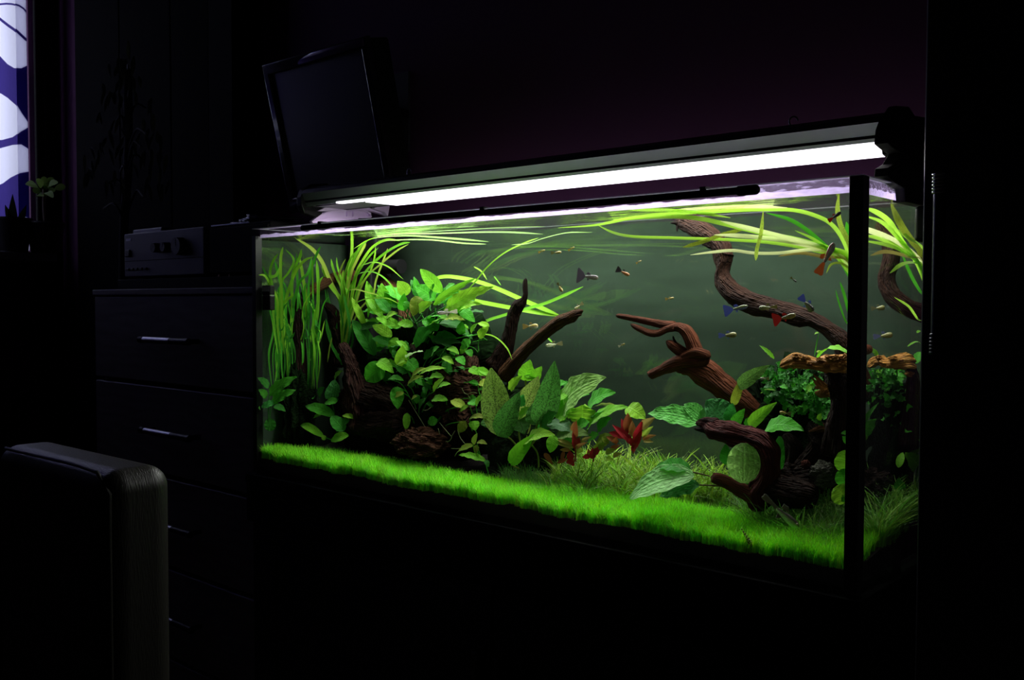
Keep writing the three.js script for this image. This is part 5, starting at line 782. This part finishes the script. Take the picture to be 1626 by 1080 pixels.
{ // taller, paler narrow leaves behind the carpet, centre right
  const inside = (p) => { const q = p.clone().sub(EYE), d = -q.dot(AZ), x = CX + F * q.dot(AX) / d, y = CY - F * q.dot(AY) / d; return [x, y]; };
  meadow('dwarf_grass', 'thicket of pale narrow curved leaves between red plants and hooked root', tuftGeo(8, 0.056, 0.0031, 0.008, 0.05, 7), [0.32, 0.68, 0.04], 300, () => { const x = rr(0.02, 0.5), z = -rr(0.075, 0.27), [px, py] = inside(V(x, ground(x, z), z)); return px > 868 && px < 1190 && py < 805 && py > 690 ? [x, z, rr(0.6, 1.1)] : null; }, (c) => { const k = rr(0.35, 1.2); return c.setRGB(k * rr(0.8, 1.4), k, k * rr(0.6, 1.4)); });
  meadow('dwarf_grass', 'dark arching narrow leaves behind the carpet near the right corner', tuftGeo(9, 0.05, 0.0022, 0.006, 0.04, 6), [0.16, 0.42, 0.05], 190, () => { const x = rr(0.36, 0.58), z = -rr(0.06, 0.2), [px, py] = inside(V(x, ground(x, z), z)); return px > 1180 && px < 1345 && py > 760 ? [x, z, rr(0.7, 1.1)] : null; }, (c) => c.setRGB(rr(0.7, 1.2), rr(0.75, 1.1), rr(0.6, 1.2)));
  meadow('dwarf_grass', 'arching narrow leaves standing behind the side glass', tuftGeo(9, 0.055, 0.0022, 0.006, 0.04, 6), [0.2, 0.5, 0.05], 130, () => { const x = rr(0.5, 0.586), z = -rr(0.1, 0.26), [px, py] = inside(V(x, ground(x, z), z)); return px > 1385 && px < 1480 ? [x, z, rr(0.8, 1.3)] : null; }, (c) => c.setRGB(rr(0.7, 1.2), rr(0.75, 1.1), rr(0.6, 1.2)));
  meadow('dwarf_grass', 'thin dark grass in the shade in front of the sword plants', tuftGeo(8, 0.034, 0.0014, 0.006, 0.026, 5), [0.14, 0.42, 0.06], 260, () => { const x = rr(-0.12, 0.18), z = -rr(0.06, 0.14), [px, py] = inside(V(x, ground(x, z), z)); return px > 800 && px < 940 && py > 730 ? [x, z, rr(0.7, 1.1)] : null; }, (c) => c.setRGB(rr(0.7, 1.2), rr(0.75, 1.1), rr(0.6, 1.2)));
}

// ------------------------------------------------------------------ fish
const fishMats = {};
const fm = (c, o = {}) => fishMats[c.join() + JSON.stringify(o)] ??= std(c, 0.38, { clearcoat: 0.5, clearcoatRoughness: 0.25, ...o });
const finMat = (c) => fishMats['fin' + c.join()] ??= new THREE.MeshPhysicalMaterial({ color: new THREE.Color(...c), roughness: 0.97, transmission: 0.5, thickness: 0, side: THREE.DoubleSide });
function fish(label, x, y, cm, len, deg, body, tail, o = {}) {
  const { fat = 0.26, fan = 0.34, yaw = 0.25, back: bk, name = 'guppy', group = 'small fish swimming in the tank', belly } = o;
  const p = px1.p(x, y, cm), L = 1.08 * len * mPx(p), a = deg * Math.PI / 180;
  const t = thing(name, label, 'fish', p, group);
  const fx = AX.clone().multiplyScalar(Math.cos(a)).addScaledVector(AY, Math.sin(a)).addScaledVector(AZ, yaw).normalize();
  const side = fx.clone().cross(UP).normalize(); if (side.dot(AZ) < 0 && Math.abs(deg) < 0) side.negate();
  const up = side.clone().cross(fx).normalize();
  t.quaternion.setFromRotationMatrix(new THREE.Matrix4().makeBasis(fx, up, side));
  const add = (n, g, m, par = t) => { const q = new THREE.Mesh(g, m); q.name = n; q.castShadow = q.receiveShadow = true; par.add(q); return q; };
  // body from nose (+x) to tail root, one closed surface
  const n = 18, sg = 14, pos = [], col = [], idx = [], b = L * 0.62, H = L * fat * 0.5;
  for (let i = 0; i <= n; i++) {
    const u = i / n, prof = Math.pow(Math.sin(Math.PI * Math.min(0.999, 0.03 + 0.97 * Math.pow(u, 0.72))), 0.75) * (1 - 0.25 * u) + (u > 0.7 ? 0.24 * (u - 0.7) / 0.3 : 0), e = i === 0 || i === n ? 0.03 : prof;
    for (let j = 0; j <= sg; j++) {
      const th = j / sg * 6.2832, cy = Math.sin(th), cz = Math.cos(th); pos.push(L * 0.5 - b * u, H * e * cy * (cy < 0 ? 1.1 : 0.9) - H * 0.12 * u, H * e * cz * 0.62);
      const v = bk && cy > 0.25 ? bk : belly && cy < -0.35 ? belly : body, k = 0.85 + 0.3 * noise3(u * 9, th, len); col.push(v[0] * k, v[1] * k, v[2] * k);
      if (i < n && j < sg) { const q = i * (sg + 1) + j; idx.push(q, q + sg + 1, q + 1, q + 1, q + sg + 1, q + sg + 2); }
    }
  }
  const g = new THREE.BufferGeometry(); g.setAttribute('position', new THREE.Float32BufferAttribute(pos, 3)); g.setAttribute('color', new THREE.Float32BufferAttribute(col, 3)); g.setIndex(idx); g.computeVertexNormals();
  add('body', g, fm([1.25, 1.25, 1.25], { vertexColors: true }));
  const fin = (pts, m, n2, thick = L * 0.012) => add(n2, new THREE.ExtrudeGeometry(new THREE.Shape(pts.map((q) => new THREE.Vector2(q[0] * L, q[1] * L))), { depth: thick, bevelEnabled: false }).translate(0, 0, -thick / 2), m);
  const tm = finMat(tail), f = fan * 0.5;
  fin([[-0.11, 0.03], [-0.2, f * 0.5], [-0.34, f * 0.8], [-0.43, f], [-0.48, f * 0.85], [-0.49, f * 0.4], [-0.47, 0], [-0.49, -f * 0.4], [-0.48, -f * 0.9], [-0.43, -f * 1.05], [-0.34, -f * 0.85], [-0.2, -f * 0.5], [-0.11, -0.05]], tm, 'tail_fin');
  fin([[0.14, fat * 0.38], [0.06, fat * 0.38 + 0.1], [-0.06, fat * 0.38 + 0.08], [-0.04, fat * 0.3]], tm, 'dorsal_fin');
  fin([[0.1, -fat * 0.45], [0.02, -fat * 0.45 - 0.09], [-0.02, -fat * 0.36]], tm, 'anal_fin');
  for (const s of [1, -1]) { const e = add('eye', new THREE.SphereGeometry(L * 0.026, 12, 8).translate(L * 0.41, H * 0.22, s * H * 0.36), fm([0.55, 0.5, 0.35])); add('pupil', new THREE.SphereGeometry(L * 0.015, 10, 6).translate(L * 0.415, H * 0.22, s * (H * 0.36 + L * 0.016)), M.black, e); }
  return t;
}
const FC = { olive: [0.2, 0.2, 0.06], gold: [0.42, 0.34, 0.08], grey: [0.3, 0.29, 0.2], dk: [0.07, 0.06, 0.06], smoke: [0.16, 0.14, 0.17], blue: [0.16, 0.2, 0.42], red: [0.42, 0.05, 0.03], orange: [0.5, 0.2, 0.05], pale: [0.6, 0.6, 0.45], green: [0.22, 0.28, 0.08] };
fish('grey fish with a large smoky triangular tail in mid water', 933, 439, 9, 33, -8, FC.grey, FC.smoke, { fan: 0.7, back: FC.dk, fat: 0.24 });
fish('small orange-brown fish with dark raised tail right of the smoky-tailed fish', 989, 432, 9, 22, -28, FC.orange, FC.dk, { fan: 0.45 });
fish('small golden fish diving steeply left of the smoky-tailed fish', 889, 456, 10, 16, -62, FC.gold, FC.olive, { fat: 0.36, fan: 0.25 });
fish('plump yellow fish swimming right between the two bare branches', 842, 518, 12, 24, 2, FC.gold, FC.gold, { fat: 0.36, fan: 0.34, belly: FC.pale });
fish('silvery fish with pale belly below the long bare branch', 880, 547, 14, 27, 188, FC.green, FC.olive, { belly: FC.pale, fan: 0.25, fat: 0.24 });
fish('small olive fish hovering over the splintered branch tip', 919, 486, 12, 17, 215, FC.olive, FC.olive, {});
fish('blue-tailed fish swimming in front of the twisting branch', 1168, 490, 6, 36, 12, FC.green, FC.blue, { fan: 0.5, fat: 0.2, belly: FC.blue });
fish('greenish slim fish swimming left along the twisting branch', 1220, 488, 6, 30, 184, FC.green, FC.olive, { fat: 0.26, fan: 0.2 });
fish('fish with ragged bright red tail under the twisting branch', 1245, 504, 6, 34, 14, FC.gold, FC.red, { fan: 0.6, back: FC.olive, fat: 0.25 });
fish('dark-backed fish with bluish fins above the twisting branch', 1281, 482, 6, 30, -52, FC.green, FC.blue, { back: FC.dk, fan: 0.4, fat: 0.34 });
fish('brownish fish with white-blue tail right of the deer-head wood', 1155, 532, 12, 27, 4, FC.olive, FC.blue, { fan: 0.3, fat: 0.34 });
fish('tiny gold fish above the deer-head horns', 1063, 474, 13, 13, 8, FC.gold, FC.gold, {});
fish('red-headed fish standing head up below the floating leaves', 1311, 411, 4, 52, 66, FC.grey, FC.orange, { back: FC.red, fat: 0.2, fan: 0.26 });
fish('dark fish bending at the surface left of the corner seam', 1325, 344, 4, 22, 38, FC.dk, FC.red, { fan: 0.3 });
fish('small dark fish in open water left of the red-headed fish', 1260, 444, 10, 11, -40, FC.dk, FC.olive, {});
fish('yellow fish gliding over the shaded leaf behind the hooked root', 1247, 656, 9, 19, 170, FC.gold, FC.olive, { fat: 0.28 });
fish('plump brown fish seen through the side glass beneath the bent branch', 1394, 489, 24, 20, 6, FC.olive, FC.olive, { fat: 0.42 });
fish('brown fish with pale blue tail seen through the side glass', 1402, 533, 24, 28, 8, FC.olive, FC.blue, { fat: 0.34, fan: 0.3 });
fish('pale brown fish over the leaves of the pointed-leaf bush', 710, 496, 9, 32, 186, FC.grey, FC.pale, { back: FC.dk, fat: 0.2, fan: 0.2 });
fish('uppermost left of three tiny fish near the surface at centre', 860, 399, 12, 11, 20, FC.gold, FC.gold, {});
fish('middle one of three tiny fish near the surface at centre', 883, 401, 12, 16, 4, FC.gold, FC.olive, {});
fish('right one of three tiny fish near the surface at centre', 907, 395, 12, 11, 30, FC.gold, FC.gold, {});
fish('tiny pale fish alone in the dark water left of the deer-head snout', 987, 548, 12, 11, 25, FC.gold, FC.pale, {});
fish('tiny fish drifting right of the orange-brown fish', 1014, 416, 12, 9, 30, FC.gold, FC.gold, {});
fish('pale fish resting under the dark fern left edge', 1214, 601, 11, 15, 176, FC.grey, FC.olive, { belly: FC.pale });
fish('slender fish with black side stripe resting head-down on the carpet', 1240, 812, 2.2, 70, -42, [0.3, 0.42, 0.15], [0.12, 0.12, 0.06], { name: 'striped_algae_eater', back: [0.05, 0.045, 0.03], belly: [0.65, 1, 0.45], fat: 0.2, fan: 0.13, yaw: 0.1, group: undefined });
{
  const p = px1.p(1185, 852, 1.6), k = mPx(p), t = thing('snail', 'small dark spire-shelled snail in the carpet right of centre', 'snail', onGround(p)), g = [];
  for (let i = 0; i < 7; i++) { const u = i / 6; const s = new THREE.SphereGeometry((1.2 + 3.4 * (1 - u) * 1.0) * k, 14, 10); s.translate(p.x + (u - 0.5) * -16 * k, p.y + (u - 0.5) * 20 * k, p.z); g.push(s); }
  part('shell', BGU.mergeGeometries(g), std([0.04, 0.02, 0.012], 0.35), t);
}
renderer.render(scene, camera);
